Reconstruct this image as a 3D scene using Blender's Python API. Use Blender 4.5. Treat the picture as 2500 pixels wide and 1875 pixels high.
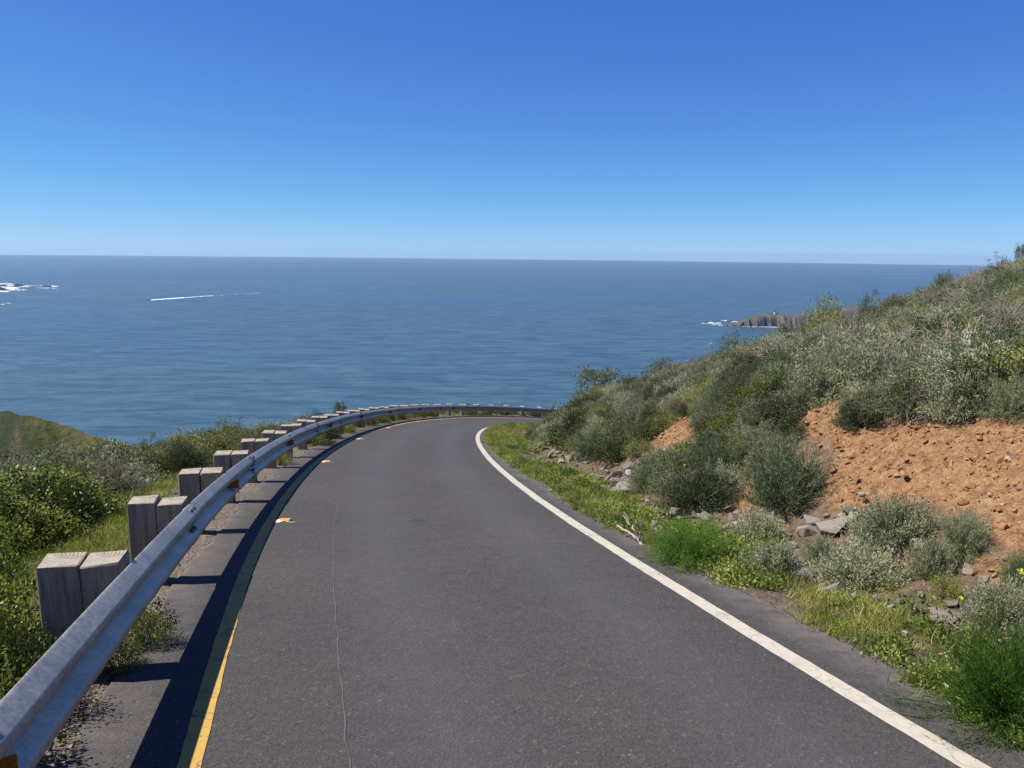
import bpy, bmesh, math, random
import numpy as np
from mathutils import Vector, Matrix, noise

rng = np.random.default_rng(11)
random.seed(5)
scene = bpy.context.scene
COL = scene.collection
for o in list(bpy.data.objects):
    bpy.data.objects.remove(o)

# ------------------------------------------------------------------ camera, sky, sun, exposure
CZ = 200.0                                    # camera height above the sea, metres
FPX, CX, CY = 1880.0, 1250.0, 937.5            # focal length and centre in photo pixels (2500 x 1875)
PIT, ROL = math.radians(9.65), math.radians(0.64)
FW = np.array([0, math.cos(PIT), -math.sin(PIT)])
U0 = np.array([0, math.sin(PIT), math.cos(PIT)])
R0 = np.array([1.0, 0, 0])
EX = R0 * math.cos(ROL) + U0 * math.sin(ROL)
EU = -R0 * math.sin(ROL) + U0 * math.cos(ROL)
cam_d = bpy.data.cameras.new('camera')
cam_d.sensor_width = 36.0
cam_d.lens = 36.0 * FPX / 2500.0
cam_d.clip_start = 0.1
cam_d.clip_end = 90000.0
cam = bpy.data.objects.new('camera', cam_d)
COL.objects.link(cam)
M = Matrix.Identity(4)
for i in range(3):
    M[i][0], M[i][1], M[i][2] = EX[i], EU[i], -FW[i]
M[2][3] = CZ
cam.matrix_world = M
scene.camera = cam

SUN_EL, SUN_AZ = math.radians(55.0), math.radians(-90.0)     # azimuth from +Y towards +X
sdir = Vector((math.sin(SUN_AZ) * math.cos(SUN_EL), math.cos(SUN_AZ) * math.cos(SUN_EL), math.sin(SUN_EL)))
world = bpy.data.worlds.new('World')
scene.world = world
world.use_nodes = True
wn = world.node_tree
wn.nodes.clear()
w_out = wn.nodes.new('ShaderNodeOutputWorld')
w_bg = wn.nodes.new('ShaderNodeBackground')
w_sky = wn.nodes.new('ShaderNodeTexSky')
w_sky.sky_type = 'NISHITA'
w_sky.sun_disc = False
w_sky.sun_elevation = SUN_EL
w_sky.sun_rotation = SUN_AZ
w_sky.altitude = 300.0
w_sky.air_density = 0.62
w_sky.dust_density = 0.0
w_sky.ozone_density = 10.0
# the phone's rendering of the clear sky: one colour response for the whole dome
w_sep = wn.nodes.new('ShaderNodeSeparateColor'); w_com = wn.nodes.new('ShaderNodeCombineColor')
wn.links.new(w_sky.outputs[0], w_sep.inputs[0])
def w_math(op, a, b):
    n = wn.nodes.new('ShaderNodeMath'); n.operation = op
    wn.links.new(a, n.inputs[0]); n.inputs[1].default_value = b
    return n.outputs[0]
wn.links.new(w_math('MULTIPLY', w_sep.outputs[0], .90), w_com.inputs[0])
w_g = wn.nodes.new('ShaderNodeMath'); w_g.operation = 'DIVIDE'
wn.links.new(w_math('MULTIPLY', w_sep.outputs[1], 1.25), w_g.inputs[0])
wn.links.new(w_math('ADD', w_math('MULTIPLY', w_math('POWER', w_sep.outputs[1], 3.0), .001), 1.0), w_g.inputs[1])
wn.links.new(w_g.outputs[0], w_com.inputs[1])
wn.links.new(w_math('MULTIPLY', w_math('POWER', w_sep.outputs[2], .52), 3.2), w_com.inputs[2])
wn.links.new(w_com.outputs[0], w_bg.inputs['Color'])
w_bg.inputs['Strength'].default_value = 0.060
wn.links.new(w_bg.outputs[0], w_out.inputs['Surface'])

sun_d = bpy.data.lights.new('sun', 'SUN')
sun_d.energy = 5.0
sun_d.angle = math.radians(0.5)
sun_d.color = (1.0, 0.95, 0.87)
sun = bpy.data.objects.new('sun', sun_d)
COL.objects.link(sun)
sun.rotation_euler = sdir.to_track_quat('Z', 'Y').to_euler()
sun.location = (-30, 0, CZ + 60)

scene.view_settings.view_transform = 'Standard'
scene.view_settings.look = 'None'
scene.view_settings.exposure = 0.737
scene.view_settings.gamma = 1.0
scene.view_settings.use_curve_mapping = False
scene.render.engine = 'CYCLES'
scene.cycles.max_bounces = 5
scene.cycles.diffuse_bounces = 3
scene.cycles.glossy_bounces = 2
scene.cycles.transmission_bounces = 2
scene.cycles.transparent_max_bounces = 6
scene.cycles.use_denoising = True

# ------------------------------------------------------------------ measured line of the guardrail posts
RAIL=[(-0.200,-3.536,-0.491,-0.2889),(-0.742,-1.710,-0.777,-0.2784),(-1.266,0.121,-1.063,-0.2680),(-1.770,1.958,-1.349,-0.2575),(-2.256,3.801,-1.634,-0.2470),(-2.721,5.648,-1.921,-0.2354),(-3.144,7.505,-2.215,-0.2122),(-3.524,9.372,-2.517,-0.1891),(-3.860,11.247,-2.825,-0.1668),(-4.156,13.129,-3.138,-0.1454),(-4.412,15.017,-3.457,-0.1251),(-4.631,16.909,-3.781,-0.1057),(-4.814,18.805,-4.109,-0.0870),(-4.962,20.704,-4.440,-0.0685),(-5.075,22.606,-4.775,-0.0498),(-5.152,24.510,-5.113,-0.0302),(-5.190,26.414,-5.453,-0.0090),(-5.186,28.319,-5.795,0.0143),(-5.136,30.223,-6.139,0.0405),(-5.032,32.126,-6.485,0.0701),(-4.869,34.024,-6.832,0.1039),(-4.637,35.915,-7.180,0.1423),(-4.328,37.794,-7.529,0.1857),(-3.934,39.658,-7.879,0.2343),(-3.444,41.499,-8.230,0.2883),(-2.851,43.309,-8.582,0.3476),(-2.147,45.079,-8.934,0.4118),(-1.326,46.799,-9.286,0.4805),(-0.387,48.456,-9.640,0.5527),(0.672,50.039,-9.994,0.6273),(1.848,51.538,-10.349,0.7030),(3.134,52.944,-10.705,0.7409),(4.521,54.249,-11.058,0.8159),(6.003,55.447,-11.410,0.8910),(7.570,56.530,-11.762,0.9660),(9.214,57.493,-12.115,1.0411),(10.925,58.329,-12.467,1.1161),(12.694,59.035,-12.820,1.1911),(14.512,59.607,-13.172,1.2662),(16.367,60.040,-13.525,1.3412),(18.249,60.333,-13.877,1.4163),(20.148,60.485,-14.229,1.4913),(22.053,60.493,-14.582,1.5664),(23.953,60.358,-14.934,1.6414),(25.838,60.082,-15.287,1.7165)]
RAIL = np.array(RAIL)
PH = 0.65                                     # post height above the ground
STEP = 1.905                                  # post spacing
NPRE = 4                                      # posts before the first one in view
_e, _b = RAIL[-1], RAIL[0]
_ext = [[_e[0] + math.sin(_e[3]) * 10 * i, _e[1] + math.cos(_e[3]) * 10 * i, _e[2] - 1.2 * i, _e[3]] for i in range(1, 9)]
_pre = [[_b[0] - math.sin(_b[3]) * 6 * i, _b[1] - math.cos(_b[3]) * 6 * i, _b[2] + .85 * i, _b[3]] for i in range(5, 0, -1)]
RP = np.vstack([_pre, RAIL, _ext])
SS = np.r_[-np.arange(5, 0, -1) * 6 - NPRE * STEP, (np.arange(len(RAIL)) - NPRE) * STEP, (len(RAIL) - NPRE - 1) * STEP + 10 * np.arange(1, 9)]

def sm(a, b, x):
    t = np.clip((x - a) / (b - a), 0, 1)
    return t * t * (3 - 2 * t)

def SN(x, y):
    """distance along the rail, signed distance from it (right +) and ground height under it"""
    x = np.atleast_1d(np.asarray(x, float)); sh = x.shape
    x = x.ravel(); y = np.atleast_1d(np.asarray(y, float)).ravel()
    best = np.full(x.shape, 1e9); s = np.zeros_like(x); n = np.zeros_like(x); z = np.zeros_like(x)
    for i in range(len(RP) - 1):
        ax, ay = RP[i, :2]; bx, by = RP[i + 1, :2]; dx, dy = bx - ax, by - ay; L = dx * dx + dy * dy
        t = np.clip(((x - ax) * dx + (y - ay) * dy) / L, 0, 1)
        qx, qy = ax + dx * t, ay + dy * t; D = np.hypot(x - qx, y - qy)
        m = D < best
        best[m] = D[m]; s[m] = (SS[i] + (SS[i + 1] - SS[i]) * t)[m]
        n[m] = (np.sign(dy * (x - qx) - dx * (y - qy)) * D)[m]
        z[m] = (RP[i, 2] * (1 - t) + RP[i + 1, 2] * t)[m] - PH
    return s.reshape(sh), n.reshape(sh), z.reshape(sh)

def rail_at(s):
    """smooth position x, y, post-top z and heading of the rail line at s metres"""
    s = np.asarray(s, float)
    return tuple(np.interp(s, SS, RP[:, k]) for k in range(4))

def sn_xy(s, n):
    x, y, z, h = rail_at(s)
    return x + np.cos(h) * n, y - np.sin(h) * n

def road_z(s, n):
    return rail_at(s)[2] - PH - 0.04 * n + CZ

def vnoise(x, y, sc, seed=0.0, octv=3):
    out = np.empty(x.size); xf = x.ravel(); yf = y.ravel()
    for i in range(x.size):
        out[i] = noise.fractal((xf[i] * sc + seed, yf[i] * sc - seed, seed * .37), 1.0, 2.0, octv)
    return out.reshape(x.shape)

_tab = {}
def fnoise(x, y, sc, seed=0):
    """fast smooth lattice noise, -1..1, numpy"""
    r = _tab.setdefault(seed, np.random.default_rng(100 + seed).uniform(-1, 1, (256, 256)))
    X = np.asarray(x) * sc; Y = np.asarray(y) * sc
    xi = np.floor(X).astype(int); yi = np.floor(Y).astype(int)
    fx = X - xi; fy = Y - yi; fx = fx * fx * (3 - 2 * fx); fy = fy * fy * (3 - 2 * fy)
    a = r[xi & 255, yi & 255]; b = r[(xi + 1) & 255, yi & 255]; c = r[xi & 255, (yi + 1) & 255]; d = r[(xi + 1) & 255, (yi + 1) & 255]
    return (a * (1 - fx) + b * fx) * (1 - fy) + (c * (1 - fx) + d * fx) * fy

HP = (.72, 2.2, .305, 10.5, .47)               # slopes and breaks of the hillside above its toe
TOE = 6.3
def ground(x, y):
    x = np.atleast_1d(np.asarray(x, float)); y = np.atleast_1d(np.asarray(y, float))
    s, n, z = SN(x, y)
    base = z - .04 * n
    B = -1.2087 - .0689 * np.clip(x, -80, 80) - .1943 * y
    w = sm(5.5, 11, n)
    zb = base * (1 - w) + B * w
    d = np.clip(n - TOE, 0, None)
    h = HP[0] * np.minimum(d, HP[1]) + HP[2] * np.clip(d - HP[1], 0, HP[3] - HP[1]) + HP[4] * np.clip(d - HP[3], 0, 40)
    lump = fnoise(x, y, .22, 1) * .35 + fnoise(x, y, .6, 2) * .16 + fnoise(x, y, 1.7, 3) * .06
    h = h + lump * sm(0, 3, d)
    m = np.clip(-n, 0, None)
    k1 = .18 + .34 * sm(10, 24, s)
    left = .03 * np.minimum(m, .9) + k1 * np.clip(m - .9, 0, 6) + (.62 + .25 * sm(6, 14, m)) * np.clip(m - 6.9, 0, None)
    left = left + (fnoise(x, y, .5, 4) * .15) * sm(1, 3, m)
    ditch = -.14 * np.exp(-((n - 5.6) / .5) ** 2) + fnoise(x, y, 2.2, 5) * .03 * sm(4.6, 5.2, n) * (1 - sm(6.6, 7.5, n))
    fine = fnoise(x, y, 5.0, 6) * .012 * (sm(.1, -.3, n) if False else np.where((n < 0) | (n > 4.5), 1, 0))
    far = .6 * np.clip(y - 72, 0, None)
    under = -.035 * sm(.02, .35, n) * (1 - sm(4.1, 4.42, n))
    return np.maximum(zb + h - left + ditch + fine - far + under + CZ, -6.0)

def ray(u, v):
    return FW + EX * ((u - CX) / FPX) - EU * ((v - CY) / FPX)

def at_y(u, v, t):
    """point on the line of sight at horizontal distance t"""
    D = ray(u, v); D = D / math.hypot(D[0], D[1]) * t
    return np.array([D[0], D[1], CZ + D[2]])

def cast(u, v, t0=1.5, t1=90.0):
    """where the line of sight through a photo pixel meets the ground"""
    D = ray(u, v)
    t = np.arange(t0, t1, .15); P = t[:, None] * D
    g = ground(P[:, 0], P[:, 1]) - CZ
    k = np.nonzero(P[:, 2] < g)[0]
    if not len(k): return None
    a, b = t[max(k[0] - 1, 0)], t[k[0]]
    for _ in range(14):
        m = (a + b) / 2; p = D * m
        if p[2] < ground(p[0], p[1])[0] - CZ: b = m
        else: a = m
    p = D * b
    return np.array([p[0], p[1], p[2] + CZ])

def sea_at(u, v, z=0.0):
    D = ray(u, v); t = (z - CZ) / D[2]
    return np.array([D[0] * t, D[1] * t, z])

def proj(P):
    P = np.asarray(P, float) - np.array([0, 0, CZ]); d = P @ FW
    return CX + FPX * (P @ EX) / d, CY - FPX * (P @ EU) / d, d

def inpoly(u, v, poly):
    u = np.asarray(u); v = np.asarray(v); c = np.zeros(u.shape, bool); n = len(poly)
    for i in range(n):
        x1, y1 = poly[i]; x2, y2 = poly[(i + 1) % n]
        if y1 == y2: continue
        hit = ((y1 > v) != (y2 > v)) & (u < (x2 - x1) * (v - y1) / (y2 - y1) + x1)
        c ^= hit
    return c

# ------------------------------------------------------------------ object helpers
def tag(o, label=None, cat=None, group=None, kind=None):
    if label: o['label'] = label
    if cat: o['category'] = cat
    if group: o['group'] = group
    if kind: o['kind'] = kind
    return o

def empty(name, loc, rz=0.0):
    o = bpy.data.objects.new(name, None); COL.objects.link(o)
    o.empty_display_size = .2
    o.location = loc; o.rotation_euler = (0, 0, rz)
    return o

def mesh_np(name, V, Fc, mats, smooth=False, mi=None):
    """V (n,3), Fc list of faces or int array (m,k)"""
    me = bpy.data.meshes.new(name)
    V = np.asarray(V, np.float32)
    if isinstance(Fc, np.ndarray):
        k = Fc.shape[1]; m = Fc.shape[0]
        me.vertices.add(len(V)); me.vertices.foreach_set('co', V.ravel())
        me.loops.add(m * k); me.loops.foreach_set('vertex_index', Fc.astype(np.int32).ravel())
        me.polygons.add(m); me.polygons.foreach_set('loop_start', np.arange(0, m * k, k, dtype=np.int32))
        me.polygons.foreach_set('loop_total', np.full(m, k, np.int32))
        me.update(calc_edges=True)
    else:
        me.from_pydata([tuple(map(float, v)) for v in V], [], Fc); me.update()
    for mt in (mats if isinstance(mats, (list, tuple)) else [mats]):
        me.materials.append(mt)
    if mi is not None:
        me.polygons.foreach_set('material_index', np.asarray(mi, np.int32))
    if smooth:
        me.polygons.foreach_set('use_smooth', np.ones(len(me.polygons), bool))
    return me

def ob(name, me, parent=None, loc=None):
    o = bpy.data.objects.new(name, me); COL.objects.link(o)
    if parent: o.parent = parent
    if loc is not None: o.location = loc
    return o

def set_attr(me, name, arr):
    a = me.attributes.new(name, 'FLOAT', 'POINT')
    a.data.foreach_set('value', np.asarray(arr, np.float32))

def grid_faces(nr, nc):
    i = np.arange(nr - 1)[:, None] * nc + np.arange(nc - 1)[None, :]
    i = i.ravel()
    return np.stack([i, i + 1, i + nc + 1, i + nc], 1)

def box_bm(bm, c, s, bev=0.0, rot=None):
    r = bmesh.ops.create_cube(bm, size=1.0)
    vs = r['verts']
    for v in vs:
        v.co = Vector((v.co.x * s[0], v.co.y * s[1], v.co.z * s[2]))
        if rot is not None: v.co = rot @ v.co
        v.co += Vector(c)
    if bev:
        es = list({e for v in vs for e in v.link_edges})
        bmesh.ops.bevel(bm, geom=es, offset=bev, segments=1, affect='EDGES')

def bm_mesh(name, bm, mat, smooth=False):
    me = bpy.data.meshes.new(name); bmesh.ops.recalc_face_normals(bm, faces=bm.faces); bm.to_mesh(me); bm.free()
    for mt in (mat if isinstance(mat, (list, tuple)) else [mat]): me.materials.append(mt)
    if smooth:
        me.polygons.foreach_set('use_smooth', np.ones(len(me.polygons), bool))
    return me

def tube(P, R, sides=4):
    """V, F of a tapering tube along points P with radii R"""
    P = np.asarray(P, float); n = len(P); V = []
    T = np.gradient(P, axis=0); T /= np.linalg.norm(T, axis=1)[:, None] + 1e-9
    up = np.array([0.31, 0.22, 0.92])
    A = np.cross(T, up); A /= np.linalg.norm(A, axis=1)[:, None] + 1e-9
    Bv = np.cross(T, A)
    a = np.arange(sides) * 2 * math.pi / sides
    V = (P[:, None, :] + (A[:, None, :] * np.cos(a)[None, :, None] + Bv[:, None, :] * np.sin(a)[None, :, None]) * np.asarray(R)[:, None, None]).reshape(-1, 3)
    F = []
    for i in range(n - 1):
        for k in range(sides):
            k2 = (k + 1) % sides
            F.append((i * sides + k, i * sides + k2, (i + 1) * sides + k2, (i + 1) * sides + k))
    return V, np.array(F)

class MB:
    """collects numpy pieces into one mesh; faces are split to triangles or kept as quads"""
    def __init__(self): self.V = []; self.F = []; self.n = 0; self.mi = []
    def add(self, V, F, mi=0):
        F = np.asarray(F)
        if F.shape[1] == 4: F = np.vstack([F[:, :3], F[:, [0, 2, 3]]])
        self.V.append(np.asarray(V, float)); self.F.append(F + self.n); self.n += len(V); self.mi.append(np.full(len(F), mi))
    def mesh(self, name, mats, smooth=False):
        return mesh_np(name, np.vstack(self.V), np.vstack(self.F), mats, smooth, np.concatenate(self.mi))

# ------------------------------------------------------------------ material helpers
def mat(name, rough=.8, col=(.5, .5, .5), metal=0.0, spec=.5):
    m = bpy.data.materials.new(name); m.use_nodes = True
    nt = m.node_tree; b = nt.nodes['Principled BSDF']
    b.inputs['Base Color'].default_value = (*col, 1); b.inputs['Roughness'].default_value = rough
    b.inputs['Metallic'].default_value = metal; b.inputs['Specular IOR Level'].default_value = spec
    return m, nt, b

def N(nt, t, **kw):
    n = nt.nodes.new(t)
    for k, v in kw.items():
        if k in n.inputs.keys(): n.inputs[k].default_value = v
        else: setattr(n, k, v)
    return n

def coords(nt, kind='Object', scale=(1, 1, 1)):
    if kind == 'World':
        g = nt.nodes.new('ShaderNodeNewGeometry'); src = g.outputs['Position']
    else:
        g = nt.nodes.new('ShaderNodeTexCoord'); src = g.outputs[kind]
    mp = nt.nodes.new('ShaderNodeMapping'); mp.inputs['Scale'].default_value = scale
    nt.links.new(src, mp.inputs['Vector'])
    return mp.outputs['Vector']

def noise_t(nt, vec, scale, detail=3, rough=.55, dist=0.0):
    n = N(nt, 'ShaderNodeTexNoise', Scale=scale, Detail=detail, Roughness=rough, Distortion=dist)
    nt.links.new(vec, n.inputs['Vector']); return n.outputs['Fac']

def ramp(nt, fac, stops, interp='LINEAR'):
    r = nt.nodes.new('ShaderNodeValToRGB'); r.color_ramp.interpolation = interp
    e = r.color_ramp.elements
    while len(e) < len(stops): e.new(.5)
    for i, (p, c) in enumerate(stops):
        e[i].position = p; e[i].color = (*c, 1) if len(c) == 3 else c
    nt.links.new(fac, r.inputs['Fac']); return r.outputs['Color']

def mix(nt, fac, a, b, mode='MIX'):
    m = nt.nodes.new('ShaderNodeMix'); m.data_type = 'RGBA'; m.blend_type = mode
    if isinstance(fac, float): m.inputs['Factor'].default_value = fac
    else: nt.links.new(fac, m.inputs['Factor'])
    for s, v in ((6, a), (7, b)):
        if isinstance(v, tuple): m.inputs[s].default_value = (*v, 1)
        else: nt.links.new(v, m.inputs[s])
    return m.outputs[2]

def math_n(nt, op, a, b=None, c=None):
    m = nt.nodes.new('ShaderNodeMath'); m.operation = op
    for i, v in enumerate((a, b, c)):
        if v is None: continue
        if isinstance(v, (int, float)): m.inputs[i].default_value = v
        else: nt.links.new(v, m.inputs[i])
    return m.outputs[0]

def bump(nt, b, h, strength=.5, dist=.02):
    n = N(nt, 'ShaderNodeBump', Strength=strength, Distance=dist)
    nt.links.new(h, n.inputs['Height']); nt.links.new(n.outputs[0], b.inputs['Normal']); return n

def attr(nt, name):
    a = nt.nodes.new('ShaderNodeAttribute'); a.attribute_name = name; return a.outputs['Fac']

# ------------------------------------------------------------------ ground material
def ground_material():
    m, nt, b = mat('earth', .95, spec=.2)
    v = coords(nt, 'World')
    n1 = noise_t(nt, v, 1.3, 5, .65); n2 = noise_t(nt, v, 9.0, 5, .7); n3 = noise_t(nt, v, 45.0, 3, .6)
    soil = ramp(nt, n2, [(.3, (.075, .055, .036)), (.5, (.15, .11, .075)), (.7, (.23, .175, .125))])
    red = ramp(nt, n2, [(.28, (.110, .055, .027)), (.44, (.275, .145, .068)), (.6, (.375, .222, .112)), (.75, (.49, .36, .22))])
    n4 = ramp(nt, n3, [(.38, (.45, .42, .40)), (.52, (1, 1, 1)), (.7, (1.3, 1.28, 1.2))])
    gravel = ramp(nt, n3, [(.3, (.12, .095, .07)), (.5, (.21, .175, .135)), (.68, (.30, .26, .21))])
    grass = ramp(nt, n2, [(.3, (.05, .07, .015)), (.55, (.12, .15, .03)), (.75, (.24, .21, .08))])
    c = mix(nt, attr(nt, 'red'), soil, red)
    c = mix(nt, attr(nt, 'pale'), c, gravel)
    c = mix(nt, attr(nt, 'green'), c, grass)
    c = mix(nt, .55, c, n4, 'MULTIPLY')
    nt.links.new(c, b.inputs['Base Color'])
    h = math_n(nt, 'ADD', math_n(nt, 'MULTIPLY', n2, 1.0), math_n(nt, 'MULTIPLY', n3, .5))
    bump(nt, b, h, .9, .06)
    return m
M_EARTH = ground_material()

RED1 = [(1942, 1071), (1958, 985), (2047, 992), (2069, 1033), (2195, 1033), (2259, 1052), (2370, 1052), (2385, 1015), (2500, 1000), (2800, 985), (2800, 1500), (2500, 1345), (2417, 1311), (2401, 1262), (2275, 1230), (2164, 1212), (2085, 1255), (2006, 1216), (2028, 1121), (1977, 1080)]
RED2 = [(1712, 998), (1656, 1018), (1618, 1050), (1590, 1074), (1600, 1095), (1648, 1092), (1690, 1059), (1712, 1030)]
RED3 = [(1750, 1215), (1840, 1190), (1860, 1240), (1757, 1245)]
RED4 = [(2354, 1366), (2490, 1350), (2520, 1440), (2380, 1420)]
REDS = [RED1, RED2, RED3, RED4]

def is_red(x, y, z):
    u, v, d = proj(np.stack([x, y, z], -1))
    u = u + fnoise(x, y, 1.5, 21) * 16; v = v + fnoise(x, y, 1.5, 22) * 9
    r = np.zeros(u.shape, bool)
    for p in REDS: r |= inpoly(u, v, p)
    return r & (d > 1)

# ------------------------------------------------------------------ terrain
xs = np.r_[-420, -300, -220, -160, -120, -90, -70, -55, -44, -36, -30, np.arange(-26, -10, .6), np.arange(-10, 17, .13), np.arange(17, 30, .5), np.arange(30, 60, 2.5), 70, 90, 130, 200, 320]
ys = np.r_[-90, -60, -40, -25, -15, -9, -6, -4, -2, np.arange(-1, 1, .3), np.arange(1, 34, .14), np.arange(34, 62, .3), np.arange(62, 76, .8), 80, 90, 105, 125, 150, 200, 270, 350, 450]
GX, GY = np.meshgrid(xs, ys)
GZ = ground(GX, GY)
_, GN, _ = SN(GX, GY)
redm = is_red(GX, GY, GZ).astype(float)
redm = np.maximum(redm, .2 * (sm(5.2, 6.0, GN) * (1 - sm(8.5, 10, GN))) * (fnoise(GX, GY, .9, 23) > -.2))
# scree relief on the bare scarp
GZ = GZ + redm * (fnoise(GX, GY, 1.3, 30) * .10 + fnoise(GX, GY, 2.6, 31) * .075 + fnoise(GX, GY, 5.5, 32) * .05) * sm(6.2, 7.2, GN)
me = mesh_np('terrain', np.stack([GX.ravel(), GY.ravel(), GZ.ravel()], 1), grid_faces(len(ys), len(xs)), M_EARTH, True)
set_attr(me, 'red', redm.ravel())
GS = SN(GX, GY)[0]
pale = (sm(-1.3, -.5, GN) * (1 - sm(.15, .4, GN))) * .9 + (sm(4.2, 4.35, GN) * (1 - sm(4.6, 4.9, GN))) * .12
set_attr(me, 'pale', np.clip(pale * (1 + .5 * fnoise(GX, GY, 1.3, 24)), 0, 1).ravel())
green = (1 - sm(-2.2, -1.2, GN)) * .8 + sm(10, 13, GN) * .3 + sm(4.7, 5.2, GN) * (1 - sm(5.6, 6.2, GN)) * .6
set_attr(me, 'green', np.clip(green * (1 - redm), 0, 1).ravel())
tag(ob('hillside_terrain', me), 'brown and rust coloured earth of the coastal hillside', kind='structure')

# ------------------------------------------------------------------ road
def asphalt_material(name, shoulder=False):
    m, nt, b = mat(name, .88, spec=.35)
    v = coords(nt, 'World')
    n1 = noise_t(nt, v, .55, 4, .6); n2 = noise_t(nt, v, 7.0, 5, .7)
    vo = N(nt, 'ShaderNodeTexVoronoi', Scale=75.0); nt.links.new(v, vo.inputs['Vector'])
    n3 = noise_t(nt, v, 140.0, 2, .6)
    base = ramp(nt, n1, [(.3, (.053, .0485, .0465)), (.5, (.060, .0535, .0502)), (.7, (.069, .0600, .0550))])
    spk = ramp(nt, vo.outputs['Color'], [(0, (.68, .68, .68)), (.5, (1, 1, 1)), (.85, (1.22, 1.2, 1.17)), (.98, (2.2, 2.15, 2.1))])
    c = mix(nt, 1.0, base, spk, 'MULTIPLY')
    c = mix(nt, .5, c, ramp(nt, n2, [(.3, (.72, .72, .74)), (.5, (1, 1, 1)), (.75, (1.3, 1.27, 1.22))]), 'MULTIPLY')
    c = mix(nt, .9, c, ramp(nt, n3, [(.3, (.6, .6, .6)), (.5, (1, 1, 1)), (.75, (1.5, 1.5, 1.5))]), 'MULTIPLY')
    # dust and pale mineral deposits blown in from the verges
    dust = math_n(nt, 'MULTIPLY', attr(nt, 'dust'), ramp(nt, noise_t(nt, v, 3.2, 6, .75), [(.35, (0, 0, 0)), (.62, (1, 1, 1))]))
    c = mix(nt, dust, c, (.17, .145, .12))
    wear = math_n(nt, 'MULTIPLY', attr(nt, 'wear'), .28)
    c = mix(nt, wear, c, (.092, .088, .090))
    nt.links.new(c, b.inputs['Base Color'])
    bump(nt, b, math_n(nt, 'ADD', vo.outputs['Distance'], math_n(nt, 'MULTIPLY', n3, .6)), .55, .006)
    return m
M_ASPH = asphalt_material('asphalt')

s_road = np.r_[np.arange(-34, -6, 1.0), np.arange(-6, 30, .12), np.arange(30, 70, .3), np.arange(70, 140, 3)]
def left_edge(s): return .12 + fnoise(s, s * 0 + 2.5, 1.6, 41) * .05 + fnoise(s, s * 0 + 7.5, 6.0, 42) * .018
def right_edge(s): return 4.36 - .10 * sm(24, 32, s) + fnoise(s, s * 0 + 1.5, .5, 43) * .09 + fnoise(s, s * 0 + 1.5, 2.2, 44) * .06 + fnoise(s, s * 0 + 3.5, 8.0, 45) * .02
tt = np.r_[0, .0, np.linspace(0.004, .996, 30), 1.0, 1.0]
le, re_ = left_edge(s_road), right_edge(s_road)
Sg = np.repeat(s_road[:, None], len(tt), 1)
Ng = le[:, None] + (re_ - le)[:, None] * tt[None, :]
Zg = road_z(Sg, Ng) + .012
Zg[:, 0] -= .12; Zg[:, -1] -= .12
Xg, Yg = sn_xy(Sg, Ng)
me = mesh_np('road', np.stack([Xg.ravel(), Yg.ravel(), Zg.ravel()], 1), grid_faces(len(s_road), len(tt)), M_ASPH, False)
set_attr(me, 'dust', (np.clip(sm(3.98, 4.4, Ng) + (1 - sm(.12, .42, Ng)) * .7, 0, 1)).ravel())
set_attr(me, 'wear', (np.exp(-((Ng - 1.75) / .35) ** 2) + np.exp(-((Ng - 3.2) / .35) ** 2)).ravel())
road = ob('road', me)
tag(road, 'dark grey asphalt lane curving down and away to the right', kind='structure')

def yellow_n(s): return np.interp(s, [-6, -1.1, 1.2, 3, 10, 14, 16.3, 19.8, 27.6, 33, 39.4, 43.4, 49, 62], [.665, .665, .618, .603, .600, .600, .605, .635, .76, .92, 1.06, 1.24, 1.4, 1.6])
def white_n(s): return np.interp(s, [-6, -1, 3, 7, 10, 14, 31, 60], [3.90, 3.90, 3.94, 3.98, 4.01, 4.04, 4.08, 4.1])
def rz(s, n): return road_z(s, n) + .012

def strip(name, s0, s1, nf, wid, z, m, ds=.06, rag=.004, seed=50, parent=None, nseg=3):
    s = np.arange(s0, s1, ds); c = nf(s)
    a = c - wid / 2 + fnoise(s, s * 0 + .5, 9, seed) * rag; b_ = c + wid / 2 + fnoise(s, s * 0 + 5.5, 9, seed + 1) * rag
    t = np.linspace(0, 1, nseg)
    S = np.repeat(s[:, None], nseg, 1); Nn = a[:, None] + (b_ - a)[:, None] * t
    X, Y = sn_xy(S, Nn); Z = rz(S, Nn) + z
    me = mesh_np(name, np.stack([X.ravel(), Y.ravel(), Z.ravel()], 1), grid_faces(len(s), nseg), m)
    me.attributes.new('along', 'FLOAT', 'POINT').data.foreach_set('value', S.ravel().astype(np.float32))
    return ob(name, me, parent)

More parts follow.
